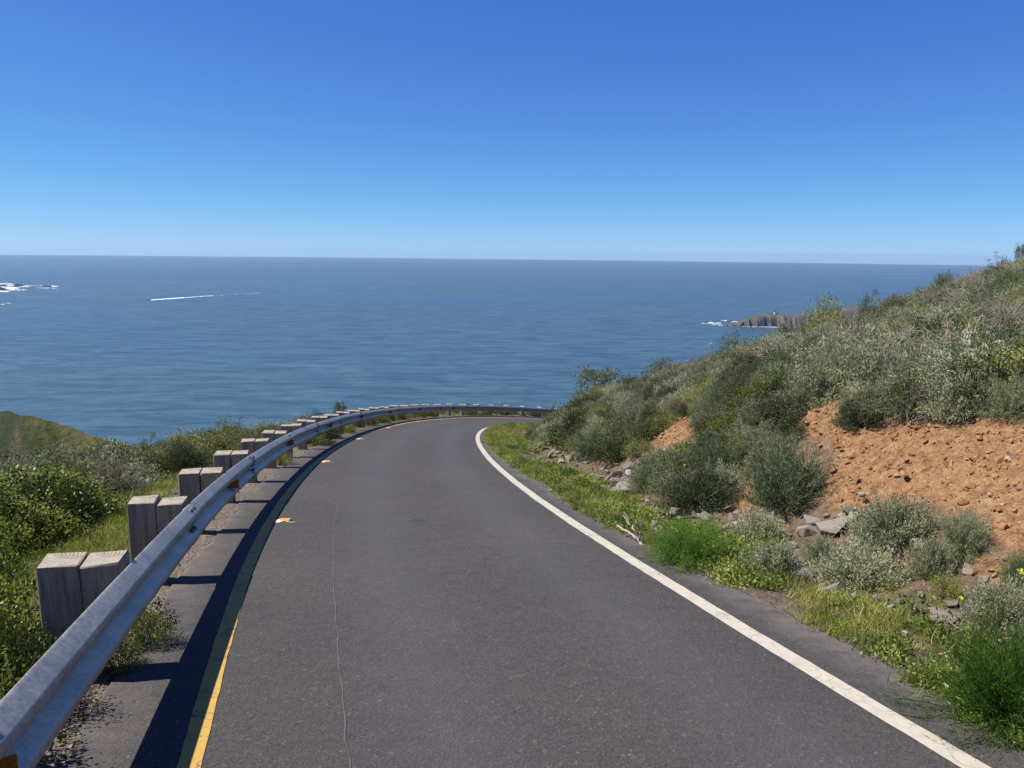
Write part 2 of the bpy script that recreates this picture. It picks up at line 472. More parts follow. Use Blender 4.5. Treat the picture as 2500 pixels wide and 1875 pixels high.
def paint_material(name, col, chip=.35, crack=1.0):
    m, nt, b = mat(name, .75, col, spec=.4)
    v = coords(nt, 'World')
    n = noise_t(nt, v, 11, 5, .7); n2 = noise_t(nt, v, 60, 3, .7)
    c = mix(nt, .8, (*col,), ramp(nt, n, [(.3, (.8, .78, .74)), (.55, (1, 1, 1)), (.8, (1.06, 1.05, 1.03))]), 'MULTIPLY')
    vo = N(nt, 'ShaderNodeTexVoronoi', Scale=4.6, feature='DISTANCE_TO_EDGE')
    dv = nt.nodes.new('ShaderNodeVectorMath'); dv.operation = 'ADD'
    nn = N(nt, 'ShaderNodeTexNoise', Scale=9.0, Detail=3.0); nt.links.new(v, nn.inputs['Vector'])
    sc = nt.nodes.new('ShaderNodeVectorMath'); sc.operation = 'SCALE'; sc.inputs['Scale'].default_value = .12
    nt.links.new(nn.outputs['Color'], sc.inputs[0]); nt.links.new(v, dv.inputs[0]); nt.links.new(sc.outputs[0], dv.inputs[1])
    nt.links.new(dv.outputs[0], vo.inputs['Vector'])
    ck = ramp(nt, vo.outputs['Distance'], [(.0, (1, 1, 1)), (.016, (1, 1, 1)), (.03, (0, 0, 0))])
    ck = math_n(nt, 'MULTIPLY', ck, math_n(nt, 'MULTIPLY', ramp(nt, noise_t(nt, v, 2.2, 2), [(.4, (0, 0, 0)), (.55, (1, 1, 1))]), .65 * crack))
    chp = ramp(nt, noise_t(nt, v, 22, 4, .75), [(.60 + (1 - chip) * .12, (0, 0, 0)), (.63 + (1 - chip) * .12, (1, 1, 1))])
    f = math_n(nt, 'MAXIMUM', ck, chp)
    c = mix(nt, f, c, (.09, .08, .075))
    nt.links.new(c, b.inputs['Base Color'])
    bump(nt, b, n2, .3, .003)
    return m
M_YEL = paint_material('yellow_paint', (.52, .33, .065), .75, 1.0)
M_WHI = paint_material('white_paint', (.52, .475, .375), .15, .45)
y1 = strip('yellow_edge_line', -5.5, 62, yellow_n, .100, .004, M_YEL, seed=52)
tag(y1, 'yellow painted edge line beside the guardrail, partly in its shadow', kind='structure')
w1 = strip('white_edge_line', -5.5, 48, white_n, .125, .004, M_WHI, seed=54)
tag(w1, 'white painted edge line sweeping round the inside of the bend', kind='structure')
# fine pale seam in the lane and cracks
M_SEAM, nt, b = mat('seam_filler', .9, (.10, .092, .086))
sm1 = strip('pavement_seam', -4.5, 11.5, lambda s: 1.31 + .008 * fnoise(s, s * 0 + .3, 1.1, 60) + .012 * fnoise(s, s * 0 + .3, 5, 61), .006, .003, M_SEAM, .05, .004, 62, nseg=2)
tag(sm1, 'thin pale seam running along the left side of the lane', kind='structure')
M_DARK, nt, b = mat('tar_stain', .85, (.035, .034, .036))
P = cast(1022, 1283)
sts = []
V = []; Fs = []
for k, (du, dv, r1, r2) in enumerate([(0, 0, .055, .035), (3, 9, .035, .02), (-2, -4, .03, .02)]):
    c = cast(1022 + du, 1283 + dv); b0 = len(V); n_ = 11
    for j in range(n_):
        a = j / n_ * 2 * math.pi; rr = 1 + .35 * random.uniform(-1, 1)
        x, y = c[0] + math.cos(a) * r1 * rr * 1.6, c[1] + math.sin(a) * r2 * rr * 2
        s_, n__, _z = SN(x, y); V.append((x, y, float(rz(s_, n__)[0]) + .003 + .0006 * k))
    Fs.append(tuple(range(b0, b0 + n_)))
tag(ob('tar_stain', mesh_np('tar_stain', V, Fs, M_DARK)), 'small dark tar stain in the middle of the lane', kind='structure')

# ------------------------------------------------------------------ sea
def sea_material():
    m, nt, b = mat('sea_water', .18, (.03, .07, .08), spec=.5)
    b.inputs['IOR'].default_value = 1.333
    v = coords(nt, 'World', (1, 1, 1))
    v1 = coords(nt, 'World', (.0085, .028, .01)); v2 = coords(nt, 'World', (.03, .085, .03)); v3 = coords(nt, 'World', (.12, .25, .1))
    vb = coords(nt, 'World', (.00035, .0016, 1))
    w1_ = noise_t(nt, v1, 1.0, 4, .55, .4); w2_ = noise_t(nt, v2, 1.0, 4, .6, .3); w3_ = noise_t(nt, v3, 1.0, 3, .6)
    h = math_n(nt, 'ADD', math_n(nt, 'MULTIPLY', w1_, 5.0), math_n(nt, 'ADD', math_n(nt, 'MULTIPLY', w2_, 1.5), math_n(nt, 'MULTIPLY', w3_, .3)))
    bump(nt, b, h, .75, 1.6)
    big = noise_t(nt, vb, 1.0, 5, .6, .6)
    c = ramp(nt, big, [(.3, (.038, .080, .110)), (.5, (.046, .094, .124)), (.7, (.056, .108, .138))])
    c = mix(nt, .85, c, ramp(nt, w1_, [(.36, (.66, .70, .76)), (.5, (1, 1, 1)), (.64, (1.3, 1.25, 1.2))]), 'MULTIPLY')  # light and dark wave facets painted into the water colour, from the swell noise
    c = mix(nt, .7, c, ramp(nt, w2_, [(.36, (.60, .65, .72)), (.5, (1, 1, 1)), (.66, (1.35, 1.3, 1.25))]), 'MULTIPLY')  # ripple contrast painted into the colour likewise, in place of changing reflections
    nt.links.new(c, b.inputs['Base Color'])
    r = ramp(nt, big, [(.35, (.28, .28, .28)), (.6, (.42, .42, .42))])
    nt.links.new(r, b.inputs['Roughness'])
    return m
M_SEA = sea_material()
rad = np.r_[0, 150, 300, 500, 800, 1200, 1800, 2600, 4000, 6000, 9000, 13000, 18000, 25500]
na = 180
V = []
for r in rad:
    for k in range(na):
        a = 2 * math.pi * k / na; V.append((r * math.sin(a), r * math.cos(a), -r * r / 25500.0 * 0))
V = np.array(V)
Fc = []
for i in range(len(rad) - 1):
    for k in range(na):
        k2 = (k + 1) % na
        if i == 0: Fc.append((k, na + k2, na + k) if k == 0 else (0, na + k2, na + k))
        else: Fc.append((i * na + k, i * na + k2, (i + 1) * na + k2, (i + 1) * na + k))
me = mesh_np('sea', V, Fc, M_SEA, True)
tag(ob('sea', me), 'blue ocean reaching the horizon, ruffled by small waves', kind='structure')

# ------------------------------------------------------------------ guardrail
def wood_material():
    m, nt, b = mat('weathered_wood', .85, spec=.25)
    v = coords(nt, 'Object', (1, 1, .07)); vv = coords(nt, 'Object')
    oi = nt.nodes.new('ShaderNodeObjectInfo')
    off = nt.nodes.new('ShaderNodeVectorMath'); off.operation = 'ADD'
    cmb = nt.nodes.new('ShaderNodeCombineXYZ')
    for k in range(3): nt.links.new(math_n(nt, 'MULTIPLY', oi.outputs['Random'], 37.0), cmb.inputs[k])
    nt.links.new(v, off.inputs[0]); nt.links.new(cmb.outputs[0], off.inputs[1]); v = off.outputs[0]
    g = noise_t(nt, v, 45, 5, .7, .3); g2 = noise_t(nt, v, 9, 3, .6); st = noise_t(nt, vv, 6, 4, .7)
    side = ramp(nt, g, [(.3, (.17, .150, .118)), (.48, (.30, .268, .212)), (.7, (.42, .378, .305))])
    side = mix(nt, .7, side, ramp(nt, g2, [(.3, (.7, .7, .72)), (.6, (1.1, 1.08, 1.02))]), 'MULTIPLY')
    wv = N(nt, 'ShaderNodeTexWave', Scale=17.0, Distortion=4.0, Detail=3.0, wave_type='RINGS'); wv.rings_direction = 'Z'
    o2 = nt.nodes.new('ShaderNodeVectorMath'); o2.operation = 'ADD'; o2.inputs[1].default_value = (.07, -.05, 0)
    nt.links.new(vv, o2.inputs[0]); nt.links.new(o2.outputs[0], wv.inputs['Vector'])
    top = ramp(nt, wv.outputs['Fac'], [(.1, (.29, .245, .185)), (.6, (.42, .365, .285)), (.9, (.48, .43, .345))])
    top = mix(nt, .8, top, ramp(nt, st, [(.35, (.55, .5, .47)), (.55, (1, 1, 1))]), 'MULTIPLY')
    ge = nt.nodes.new('ShaderNodeTexCoord'); sx = nt.nodes.new('ShaderNodeSeparateXYZ')
    nt.links.new(ge.outputs['Normal'], sx.inputs[0])
    f = ramp(nt, sx.outputs['Z'], [(.55, (0, 0, 0)), (.8, (1, 1, 1))])
    c = mix(nt, f, side, top)
    stn = ramp(nt, st, [(.55, (0, 0, 0)), (.75, (1, 1, 1))])
    c = mix(nt, math_n(nt, 'MULTIPLY', stn, .55), c, (.07, .06, .05))
    chk = ramp(nt, noise_t(nt, v, 26, 2, .5, .6), [(.485, (0, 0, 0)), (.5, (1, 1, 1)), (.515, (0, 0, 0))])
    c = mix(nt, math_n(nt, 'MULTIPLY', chk, math_n(nt, 'MULTIPLY', ramp(nt, g2, [(.45, (0, 0, 0)), (.6, (1, 1, 1))]), .8)), c, (.035, .03, .026))
    nt.links.new(c, b.inputs['Base Color'])
    bump(nt, b, g, .7, .006)
    return m
M_WOOD = wood_material()

def steel_material():
    m, nt, b = mat('galvanised_steel', .5, (.30, .31, .32), .42)
    v = coords(nt, 'World')
    a = noise_t(nt, v, 28, 4, .65, 1.0); c_ = noise_t(nt, v, 3.0, 4, .6)
    vs = coords(nt, 'World', (3, 3, 14))
    st = noise_t(nt, vs, 2.5, 4, .7)
    c = ramp(nt, a, [(.35, (.34, .325, .28)), (.5, (.45, .43, .37)), (.68, (.60, .575, .50))])
    c = mix(nt, .85, c, ramp(nt, c_, [(.3, (.68, .68, .68)), (.6, (1.08, 1.07, 1.05))]), 'MULTIPLY')
    c = mix(nt, .5, c, ramp(nt, st, [(.35, (.8, .8, .82)), (.6, (1.05, 1.05, 1.05))]), 'MULTIPLY')
    nt.links.new(c, b.inputs['Base Color'])
    nt.links.new(ramp(nt, a, [(.3, (.36,) * 3), (.7, (.52,) * 3)]), b.inputs['Roughness'])
    bump(nt, b, a, .12, .002)
    return m
M_STEEL = steel_material()
M_BOLT, nt, b = mat('dark_bolt', .5, (.16, .16, .17), .7)
M_AMBER, nt, b = mat('amber_reflector', .45, (.48, .23, .02))
nt.links.new(ramp(nt, noise_t(nt, coords(nt), 60, 3), [(.35, (.30, .14, .015)), (.6, (.52, .27, .03))]), b.inputs['Base Color'])

gr = empty('guardrail', (float(RAIL[NPRE][0]), float(RAIL[NPRE][1]), CZ + float(RAIL[NPRE][2]) - PH))
tag(gr, 'galvanised steel guardrail on weathered wooden posts curving round the outside of the bend', 'guardrail')
GL = Vector(gr.location)

def timber(name, parent, i, lat, w, d, h, seed):
    r_ = random.Random(seed)
    x, y, z, hd = RAIL[i]
    bm = bmesh.new()
    box_bm(bm, (0, 0, -h / 2), (w, d, h), .007)
    for v in bm.verts:
        if v.co.z > -.02:
            v.co.z += r_.uniform(-.008, .004) + v.co.x * r_.uniform(-.04, .04)
        v.co.x += r_.uniform(-.0015, .0015); v.co.y += r_.uniform(-.0015, .0015)
    o = ob(name, bm_mesh(name, bm, M_WOOD), parent)
    px = x + math.cos(hd) * lat; py = y - math.sin(hd) * lat
    # the front face of the post stands at the measured line
    px += math.sin(hd) * .1; py += math.cos(hd) * .1
    o.location = Vector((px, py, CZ + z + r_.uniform(-.018, .014))) - GL
    o.rotation_euler = (r_.uniform(-.022, .022), r_.uniform(-.014, .014), -hd + r_.uniform(-.05, .05))
    return o
NB = 2
i0, i1 = 1, len(RAIL) - 6
for i in range(i0, i1):
    timber('post', gr, i, -.102, .2, .2, 1.1, 900 + i)
    timber('block', gr, i, .102, .196, .2, .37, 700 + i)

PROF = [(.012, 0), (.020, -.010), (.074, -.050), (.083, -.064), (.083, -.086), (.075, -.100), (.008, -.140), (0, -.150), (0, -.166), (.008, -.176),
        (.075, -.214), (.083, -.228), (.083, -.250), (.074, -.264), (.020, -.302), (.012, -.312)]
def smooth_rail(s):
    # average of neighbouring samples rounds the chords between posts
    acc = [np.zeros_like(s) for _ in range(4)]
    for d, w in ((-1.2, .1), (-.6, .2), (0, .4), (.6, .2), (1.2, .1)):
        r = rail_at(s + d)
        for k in range(4): acc[k] = acc[k] + w * r[k]
    return acc
def beam_panel(sa, sb, lift):
    s = np.linspace(sa, sb, 18)
    x, y, z, h = smooth_rail(s)
    pr = np.array(PROF)
    out = []
    for th in (0.0, .0035):
        lat = .203 + pr[:, 0] + lift * 1.7 + th
        zz = -.035 + pr[:, 1]
        X = x[:, None] + np.cos(h)[:, None] * lat; Y = y[:, None] - np.sin(h)[:, None] * lat
        Z = CZ + z[:, None] + zz[None, :] + (0 if th == 0 else 0)
        out.append(np.stack([X, Y, Z], -1))
    k = len(pr); n = len(s)
    V = np.vstack([out[0].reshape(-1, 3), out[1].reshape(-1, 3)])
    F1 = grid_faces(n, k)
    F2 = F1[:, ::-1] + n * k
    E_ = []
    for a in range(n - 1):
        for c in (0, k - 1):
            q = (a * k + c, (a + 1) * k + c, (a + 1) * k + c + n * k, a * k + c + n * k); E_.append(q if c == 0 else q[::-1])
    for c in range(k - 1):
        for a in (0, n - 1):
            q = (a * k + c, a * k + c + 1, a * k + c + 1 + n * k, a * k + c + n * k); E_.append(q if a else q[::-1])
    Fc = np.vstack([F1, F2, np.array(E_)])
    V = V - np.array(GL)
    me = mesh_np('rail_beam', V, Fc, M_STEEL)
    bmm = bmesh.new(); bmm.from_mesh(me); bmesh.ops.recalc_face_normals(bmm, faces=bmm.faces); bmm.to_mesh(me); bmm.free()
    me.polygons.foreach_set('use_smooth', np.ones(len(me.polygons), bool))
    return ob('rail_beam', me, gr)

def dome(r, hgt, sides=9):
    V = [(0, 0, hgt)]; Fc = []
    for k in range(sides):
        a = 2 * math.pi * k / sides; V.append((r * .62 * math.cos(a), r * .62 * math.sin(a), hgt * .8))
    for k in range(sides):
        a = 2 * math.pi * k / sides; V.append((r * math.cos(a), r * math.sin(a), 0))
    for k in range(sides):
        k2 = (k + 1) % sides
        Fc.append((0, 1 + k, 1 + k2)); Fc.append((1 + k, 1 + sides + k, 1 + sides + k2, 1 + k2))
    return V, Fc
bv, bf = dome(.023, .017)
BOLT_ME = mesh_np('bolt', bv, bf, M_BOLT, True)
slopes = [(.047, -.030), (.045, -.122), (.045, -.192), (.047, -.283)]
def rail_point(s, o_, z_):
    x, y, z, h = [float(q[0]) for q in smooth_rail(np.array([s]))]
    lat = .203 + o_
    return Vector((x + math.cos(h) * lat, y - math.sin(h) * lat, CZ + z - .035 + z_)) - GL, h
spl = list(range(-3, 28, 2))
for j, k in enumerate(spl):
    a = k * STEP - .16; b_ = (k + 2) * STEP + .16
    bmo = beam_panel(a, b_, .0045 if j % 2 else 0.0)
    sc_ = (k + 2) * STEP
    if sc_ < 22:
        for ds in (-.055, .055):
            for q, (o_, z_) in enumerate(slopes):
                p, h = rail_point(sc_ + ds, o_ + .008, z_)
                nz = .78 if q in (0, 2) else -.78
                nrm = Vector((math.cos(h) * .62, -math.sin(h) * .62, nz))
                bo = ob('bolt', BOLT_ME, bmo); bo.location = p; bo.rotation_mode = 'QUATERNION'
                bo.rotation_quaternion = nrm.to_track_quat('Z', 'Y')
# one bolt in the valley at every post between the splices
for k in range(0, 15, 2):
    p, h = rail_point(k * STEP, .004, -.158)
    bo = ob('bolt', BOLT_ME, gr); bo.location = p; bo.rotation_mode = 'QUATERNION'
    bo.rotation_quaternion = Vector((math.cos(h), -math.sin(h), 0)).to_track_quat('Z', 'Y')
# amber delineator plates in the valley of the beam, every third post
def reflector(i):
    s = i * STEP + (.35 if i == 2 else 0.05)
    p, h = rail_point(s, 0, -.158)
    V = [(0.005, 0, .03), (.115, 0, .052), (.115, 0, -.052), (.005, 0, -.03), (0.005, .004, .03), (.115, .004, .052), (.115, .004, -.052), (.005, .004, -.03),
         (.005, .12, .02), (.005, .12, -.02), (.009, .12, .02), (.009, .12, -.02)]
    Fc = [(0, 1, 2, 3), (7, 6, 5, 4), (0, 4, 5, 1), (1, 5, 6, 2), (2, 6, 7, 3), (4, 8, 9, 7), (10, 11, 9, 8)]
    o = ob('reflector', mesh_np('reflector', V, Fc, M_AMBER), gr); o.location = p; o.rotation_euler = (0, 0, -h)
for i in (-1, 2, 5, 8, 11, 14, 17, 20):
    reflector(i)

# ------------------------------------------------------------------ raised pavement markers on pale adhesive
M_ADH, nt, b = mat('pale_adhesive', .8, (.72, .68, .58))
M_ORA, nt, b = mat('orange_marker_plastic', .4, (.75, .30, .02))
M_CREAM, nt, b = mat('cream_marker_plastic', .5, (.70, .62, .42))
mk_lab = ['nearest orange and cream road marker on a pale adhesive dab beside the yellow line',
          'second orange and cream road marker, with a pale smear trailing to its right',
          'small orange road marker third along the left side of the lane',
          'small orange road marker fourth along, where the lane starts to bend',
          'farthest orange road marker, touching the sunlit yellow line']
for (u, v), lb in zip([(697, 1281), (800, 1133), (880, 1076), (949, 1048), (1021, 1032)], mk_lab):
    c = cast(u, v); s_, n_, _ = SN(c[0], c[1]); z0 = float(rz(s_, n_)[0]) + .003
    e = empty('road_marker', (c[0], c[1], z0)); tag(e, lb, 'road marker', 'orange road markers along the yellow line')
    r_ = random.Random(int(u))
    pts = []
    for j in range(14):
        a = j / 14 * 2 * math.pi; pts.append((-.055 + math.cos(a) * (.055 + .02 * r_.random()), math.sin(a) * (.10 + .05 * r_.random()), 0))
    V = [(0, 0, .010)] + pts
    Fc = [(0, 1 + j, 1 + (j + 1) % 14) for j in range(14)]
    slope = -.17
    def onroad(V): return [(x, y, z + slope * y) for x, y, z in V]
    ob('adhesive', mesh_np('adhesive', onroad(V), Fc, M_ADH), e)
    sm_ = [(.03, -.07, .002), (.10, -.09, .002), (.17, -.10, .002), (.10, -.115, .002), (.03, -.09, .002)]
    ob('smear', mesh_np('smear', onroad(sm_), [tuple(range(5))], M_ADH), e)
    bm = bmesh.new(); box_bm(bm, (0, 0, .011), (.115, .10, .018), .006)
    for vv in bm.verts:
        if vv.co.z > .012: vv.co.y *= .62
    o = ob('marker_body', bm_mesh('marker_body', bm, M_CREAM), e); o.rotation_euler = (math.atan(slope), 0, 0)
    bm = bmesh.new(); box_bm(bm, (0, 0, 0), (.098, .045, .004), .001)
    o = ob('reflector', bm_mesh('reflector', bm, M_ORA), e); o.location = (0, -.036, .020); o.rotation_euler = (math.atan(slope) + .55, 0, 0)

# ------------------------------------------------------------------ foliage materials
def leaf_material(name, stops, trans=.35, rough=.6):
    m = bpy.data.materials.new(name); m.use_nodes = True; nt = m.node_tree
    b = nt.nodes['Principled BSDF']; out = nt.nodes['Material Output']
    b.inputs['Roughness'].default_value = rough; b.inputs['Specular IOR Level'].default_value = .3
    v = coords(nt, 'World')
    oi = nt.nodes.new('ShaderNodeObjectInfo')
    n = noise_t(nt, v, 7.0, 3, .7)
    n2 = noise_t(nt, v, 60.0, 2, .7)
    f = math_n(nt, 'ADD', math_n(nt, 'ADD', math_n(nt, 'MULTIPLY', n, .7), math_n(nt, 'MULTIPLY', n2, .5)), math_n(nt, 'MULTIPLY', math_n(nt, 'SUBTRACT', oi.outputs['Random'], .5), .75))
    f = math_n(nt, 'SUBTRACT', f, .1)
    c = ramp(nt, f, stops)
    nt.links.new(c, b.inputs['Base Color'])
    t = nt.nodes.new('ShaderNodeBsdfTranslucent'); ms = nt.nodes.new('ShaderNodeMixShader'); ms.inputs[0].default_value = trans
    nt.links.new(c, t.inputs['Color'])
    nt.links.new(b.outputs[0], ms.inputs[1]); nt.links.new(t.outputs[0], ms.inputs[2]); nt.links.new(ms.outputs[0], out.inputs['Surface'])
    return m
M_SAGE = leaf_material('sage_leaf', [(.15, (.09, .105, .045)), (.5, (.27, .295, .155)), (.85, (.52, .52, .32))], .25, .75)
M_SAGE2 = leaf_material('dark_sage_leaf', [(.15, (.06, .085, .034)), (.5, (.165, .215, .098)), (.85, (.36, .40, .21))], .25, .75)
M_LEAF = leaf_material('coyote_leaf', [(.15, (.035, .055, .009)), (.5, (.135, .165, .030)), (.85, (.38, .38, .09))], .3, .45)
M_LEAF2 = leaf_material('bright_leaf', [(.15, (.035, .060, .008)), (.5, (.155, .205, .026)), (.85, (.44, .47, .09))], .4, .4)
M_FENN = leaf_material('fennel_frond', [(.25, (.06, .13, .014)), (.5, (.15, .29, .035)), (.75, (.30, .45, .09))], .45, .6)
M_GRASS = leaf_material('grass_blade', [(.2, (.09, .135, .016)), (.48, (.28, .34, .05)), (.68, (.50, .48, .10)), (.88, (.62, .52, .24))], .4, .6)
M_WEED = leaf_material('weed_leaf', [(.2, (.05, .085, .013)), (.5, (.17, .235, .036)), (.8, (.40, .44, .10))], .35, .5)
M_YFLOW = leaf_material('yellow_petal', [(.2, (.75, .62, .01)), (.8, (.85, .75, .03))], .3, .5)
def twig_material(name, a, b_):
    m, nt, b = mat(name, .85, spec=.2)
    oi = nt.nodes.new('ShaderNodeObjectInfo')
    f = math_n(nt, 'ADD', math_n(nt, 'MULTIPLY', noise_t(nt, coords(nt, 'World'), 14, 4, .7), .8), math_n(nt, 'MULTIPLY', oi.outputs['Random'], .2))
    nt.links.new(ramp(nt, f, [(.3, a), (.7, b_)]), b.inputs['Base Color'])
    return m
M_TWIG = twig_material('grey_twig', (.10, .078, .055), (.34, .28, .215))
M_BARK = twig_material('dark_bark', (.055, .045, .036), (.16, .135, .11))
M_DEAD = twig_material('bleached_wood', (.32, .27, .20), (.48, .42, .34))

# ------------------------------------------------------------------ foliage generators (unit plants, built once and shared)
def rdir(n, r, up=0.0):
    v = r.normal(size=(n, 3)); v[:, 2] += up; return v / np.linalg.norm(v, axis=1)[:, None]
def slivers(C, D, L, W, r):
    """one thin triangle per point, along D"""
    n = len(C); side = np.cross(D, rdir(n, r)); side /= np.linalg.norm(side, axis=1)[:, None] + 1e-9
    L = np.broadcast_to(L, (n,))[:, None]; W = np.broadcast_to(W, (n,))[:, None]
    V = np.stack([C - side * W / 2, C + side * W / 2, C + D * L], 1).reshape(-1, 3)
    return V, np.arange(3 * n).reshape(-1, 3)
def leaves(C, D, L, W, r):
    n = len(C); side = np.cross(D, rdir(n, r)); side /= np.linalg.norm(side, axis=1)[:, None] + 1e-9
    L = np.broadcast_to(L, (n,))[:, None]; W = np.broadcast_to(W, (n,))[:, None]
    nrm = np.cross(D, side)
    V = np.stack([C, C + D * L * .5 + side * W / 2 + nrm * W * .15, C + D * L, C + D * L * .5 - side * W / 2 + nrm * W * .15], 1).reshape(-1, 3)
    i = np.arange(n)[:, None] * 4
    return V, np.vstack([i + [0, 1, 2], i + [0, 2, 3]])
def lump_r(d, seed, amt=.22):
    return 1 + amt * fnoise(d[:, 0] * 2.1 + 5, d[:, 1] * 2.1 + d[:, 2] * 1.7, 1.0, seed)

def dome_stems(r, n, rx, hz, seed, base=.06, wob=.05, upb=.25):
    """curved stems from the root to points on a lumpy dome; (n,6,3)"""
    d = rdir(n * 3, r, upb); d = d[d[:, 2] > -.05][:n]; n = len(d)
    rad = lump_r(d, seed, .28) * r.uniform(.72, 1.05, n)
    end = d * rad[:, None] * np.array([rx, rx, hz]); end[:, 2] = np.maximum(end[:, 2], .03)
    t = np.linspace(0, 1, 6)[None, :, None]
    st = np.stack([r.normal(0, base, n), r.normal(0, base, n), np.zeros(n)], 1)[:, None, :]
    mid = end[:, None, :] * np.array([.45, .45, .35]) + np.array([0, 0, .05])
    P = st * (1 - t) ** 2 + 2 * mid * t * (1 - t) + end[:, None, :] * t * t
    P[:, 1:-1] += r.normal(0, wob * rx, (n, 4, 3)) * .35
    return P

def stems_mesh(mb, P, r0, r1, sides=3, mi=0):
    for p in P:
        V, F = tube(p, np.linspace(r0, r1, len(p)), sides); mb.add(V, F, mi)

def gen_sage(seed, n=260, per=54, L=.042, W=.013, rx=.60, hz=.50, leafm=None):
    r = np.random.default_rng(seed)
    P = dome_stems(r, n, rx, hz, seed)
    n = len(P)
    T = r.uniform(.42, 1.02, (n, per)); k = np.clip(T, 0, .999) * 5; i = k.astype(int); f = (k - i)[..., None]
    idx = np.arange(n)[:, None]
    A = P[idx, i]; Bp = P[idx, np.minimum(i + 1, 5)]
    C = (A * (1 - f) + Bp * f + (Bp - A) * np.clip(T - 1, 0, 1)[..., None] * 5).reshape(-1, 3)
    D = (Bp - A).reshape(-1, 3); D /= np.linalg.norm(D, axis=1)[:, None] + 1e-9
    C = C + r.normal(0, .024, C.shape)
    D = D + r.normal(0, .75, D.shape) + np.array([0, 0, .45]); D /= np.linalg.norm(D, axis=1)[:, None]
    V, F = slivers(C, D, r.uniform(.6, 1.3, len(C)) * L, W * r.uniform(.7, 1.3, len(C)), r)
    fm = MB(); fm.add(V, F)
    sb = MB(); stems_mesh(sb, P[::3], .006, .002)
    return fm, sb

def gen_leafy(seed, n=120, per=44, L=.034, W=.02, rx=.6, hz=.65, clus=.055):
    r = np.random.default_rng(seed)
    P = dome_stems(r, n, rx, hz, seed)
    n = len(P)
    tips = np.vstack([P[:, -1], P[:, -2] + r.normal(0, .03, (n, 3))])
    C = (tips[:, None, :] + r.normal(0, clus, (len(tips), per // 2, 3)) * np.array([1, 1, .8])).reshape(-1, 3)
    C[:, 2] = np.maximum(C[:, 2], .01)
    D = rdir(len(C), r, .7)
    V, F = leaves(C, D, r.uniform(.6, 1.3, len(C)) * L, W * r.uniform(.7, 1.3, len(C)), r)
    fm = MB(); fm.add(V, F)
    sb = MB(); stems_mesh(sb, P[::2], .008, .0025)
    return fm, sb

def branch_tree(r, start, dirv, length, rad, depth, out, tips, spread=.55, segs=4, up=.12, kids=(2, 4)):
    p = np.array(start, float); d = np.array(dirv, float); pts = [p.copy()]; rads = [rad]
    for k in range(segs):
        d = d + r.normal(0, .22, 3) + np.array([0, 0, up]); d /= np.linalg.norm(d)
        p = p + d * length / segs; pts.append(p.copy()); rads.append(rad * (1 - .45 * (k + 1) / segs))
        if depth > 0 and k > 0 and r.random() < .35:
            dd = d + r.normal(0, spread, 3); dd /= np.linalg.norm(dd)
            branch_tree(r, p, dd, length * .6, rads[-1] * .6, depth - 1, out, tips, spread, segs, up, kids)
    out.append((np.array(pts), np.array(rads)))
    if depth > 0:
        for _ in range(r.integers(*kids)):
            dd = d + r.normal(0, spread, 3); dd /= np.linalg.norm(dd)
            branch_tree(r, p, dd, length * r.uniform(.6, .85), rads[-1] * .75, depth - 1, out, tips, spread, segs, up, kids)
    else:
        tips.append(p)

def gen_twiggy(seed, stems=9, length=.38, depth=3, rad=.011, leaf=0, spread=.6, upv=.55, clus=.05, up=.08, lsize=.034):
    """bare or thinly leaved branching shrub"""
    r = np.random.default_rng(seed); out = []; tips = []
    for k in range(stems):
        d = rdir(1, r, upv)[0]; d[2] = abs(d[2]) * .8 + .15; d /= np.linalg.norm(d)
        branch_tree(r, (r.normal(0, .05), r.normal(0, .05), 0), d, length, rad, depth, out, tips, spread, 3, up)
    sb = MB()
    for p, q in out:
        V, F = tube(p, np.maximum(q, .0022), 3); sb.add(V, F)
    fm = MB()
    if leaf and tips:
        T = np.array(tips)
        C = (T[:, None, :] + r.normal(0, clus, (len(T), leaf, 3)) * np.array([1, 1, .6])).reshape(-1, 3)
        V, F = leaves(C, rdir(len(C), r, .8), r.uniform(.6, 1.3, len(C)) * lsize, lsize * .55, r); fm.add(V, F)
    return fm, sb

def gen_fennel(seed, n=90, per=190):
    r = np.random.default_rng(seed)
    P = dome_stems(r, n, .55, .58, seed, .09, .06, .35); n = len(P)
    T = r.uniform(.3, 1.0, (n, per)); k = np.clip(T, 0, .999) * 5; i = k.astype(int); f = (k - i)[..., None]; idx = np.arange(n)[:, None]
    C = P[idx, i] * (1 - f) + P[idx, np.minimum(i + 1, 5)] * f
    D0 = (P[idx, np.minimum(i + 1, 5)] - P[idx, i]); D0 = D0 / (np.linalg.norm(D0, axis=-1, keepdims=True) + 1e-9)
    C = (C + r.normal(0, .035, C.shape)).reshape(-1, 3); D = D0.reshape(-1, 3) + r.normal(0, .55, (n * per, 3)); D /= np.linalg.norm(D, axis=1)[:, None]
    V, F = slivers(C, D, r.uniform(.5, 1.3, len(C)) * .065, .0042, r)
    fm = MB(); fm.add(V, F); sb = MB(); stems_mesh(sb, P[::2], .005, .002); return fm, sb

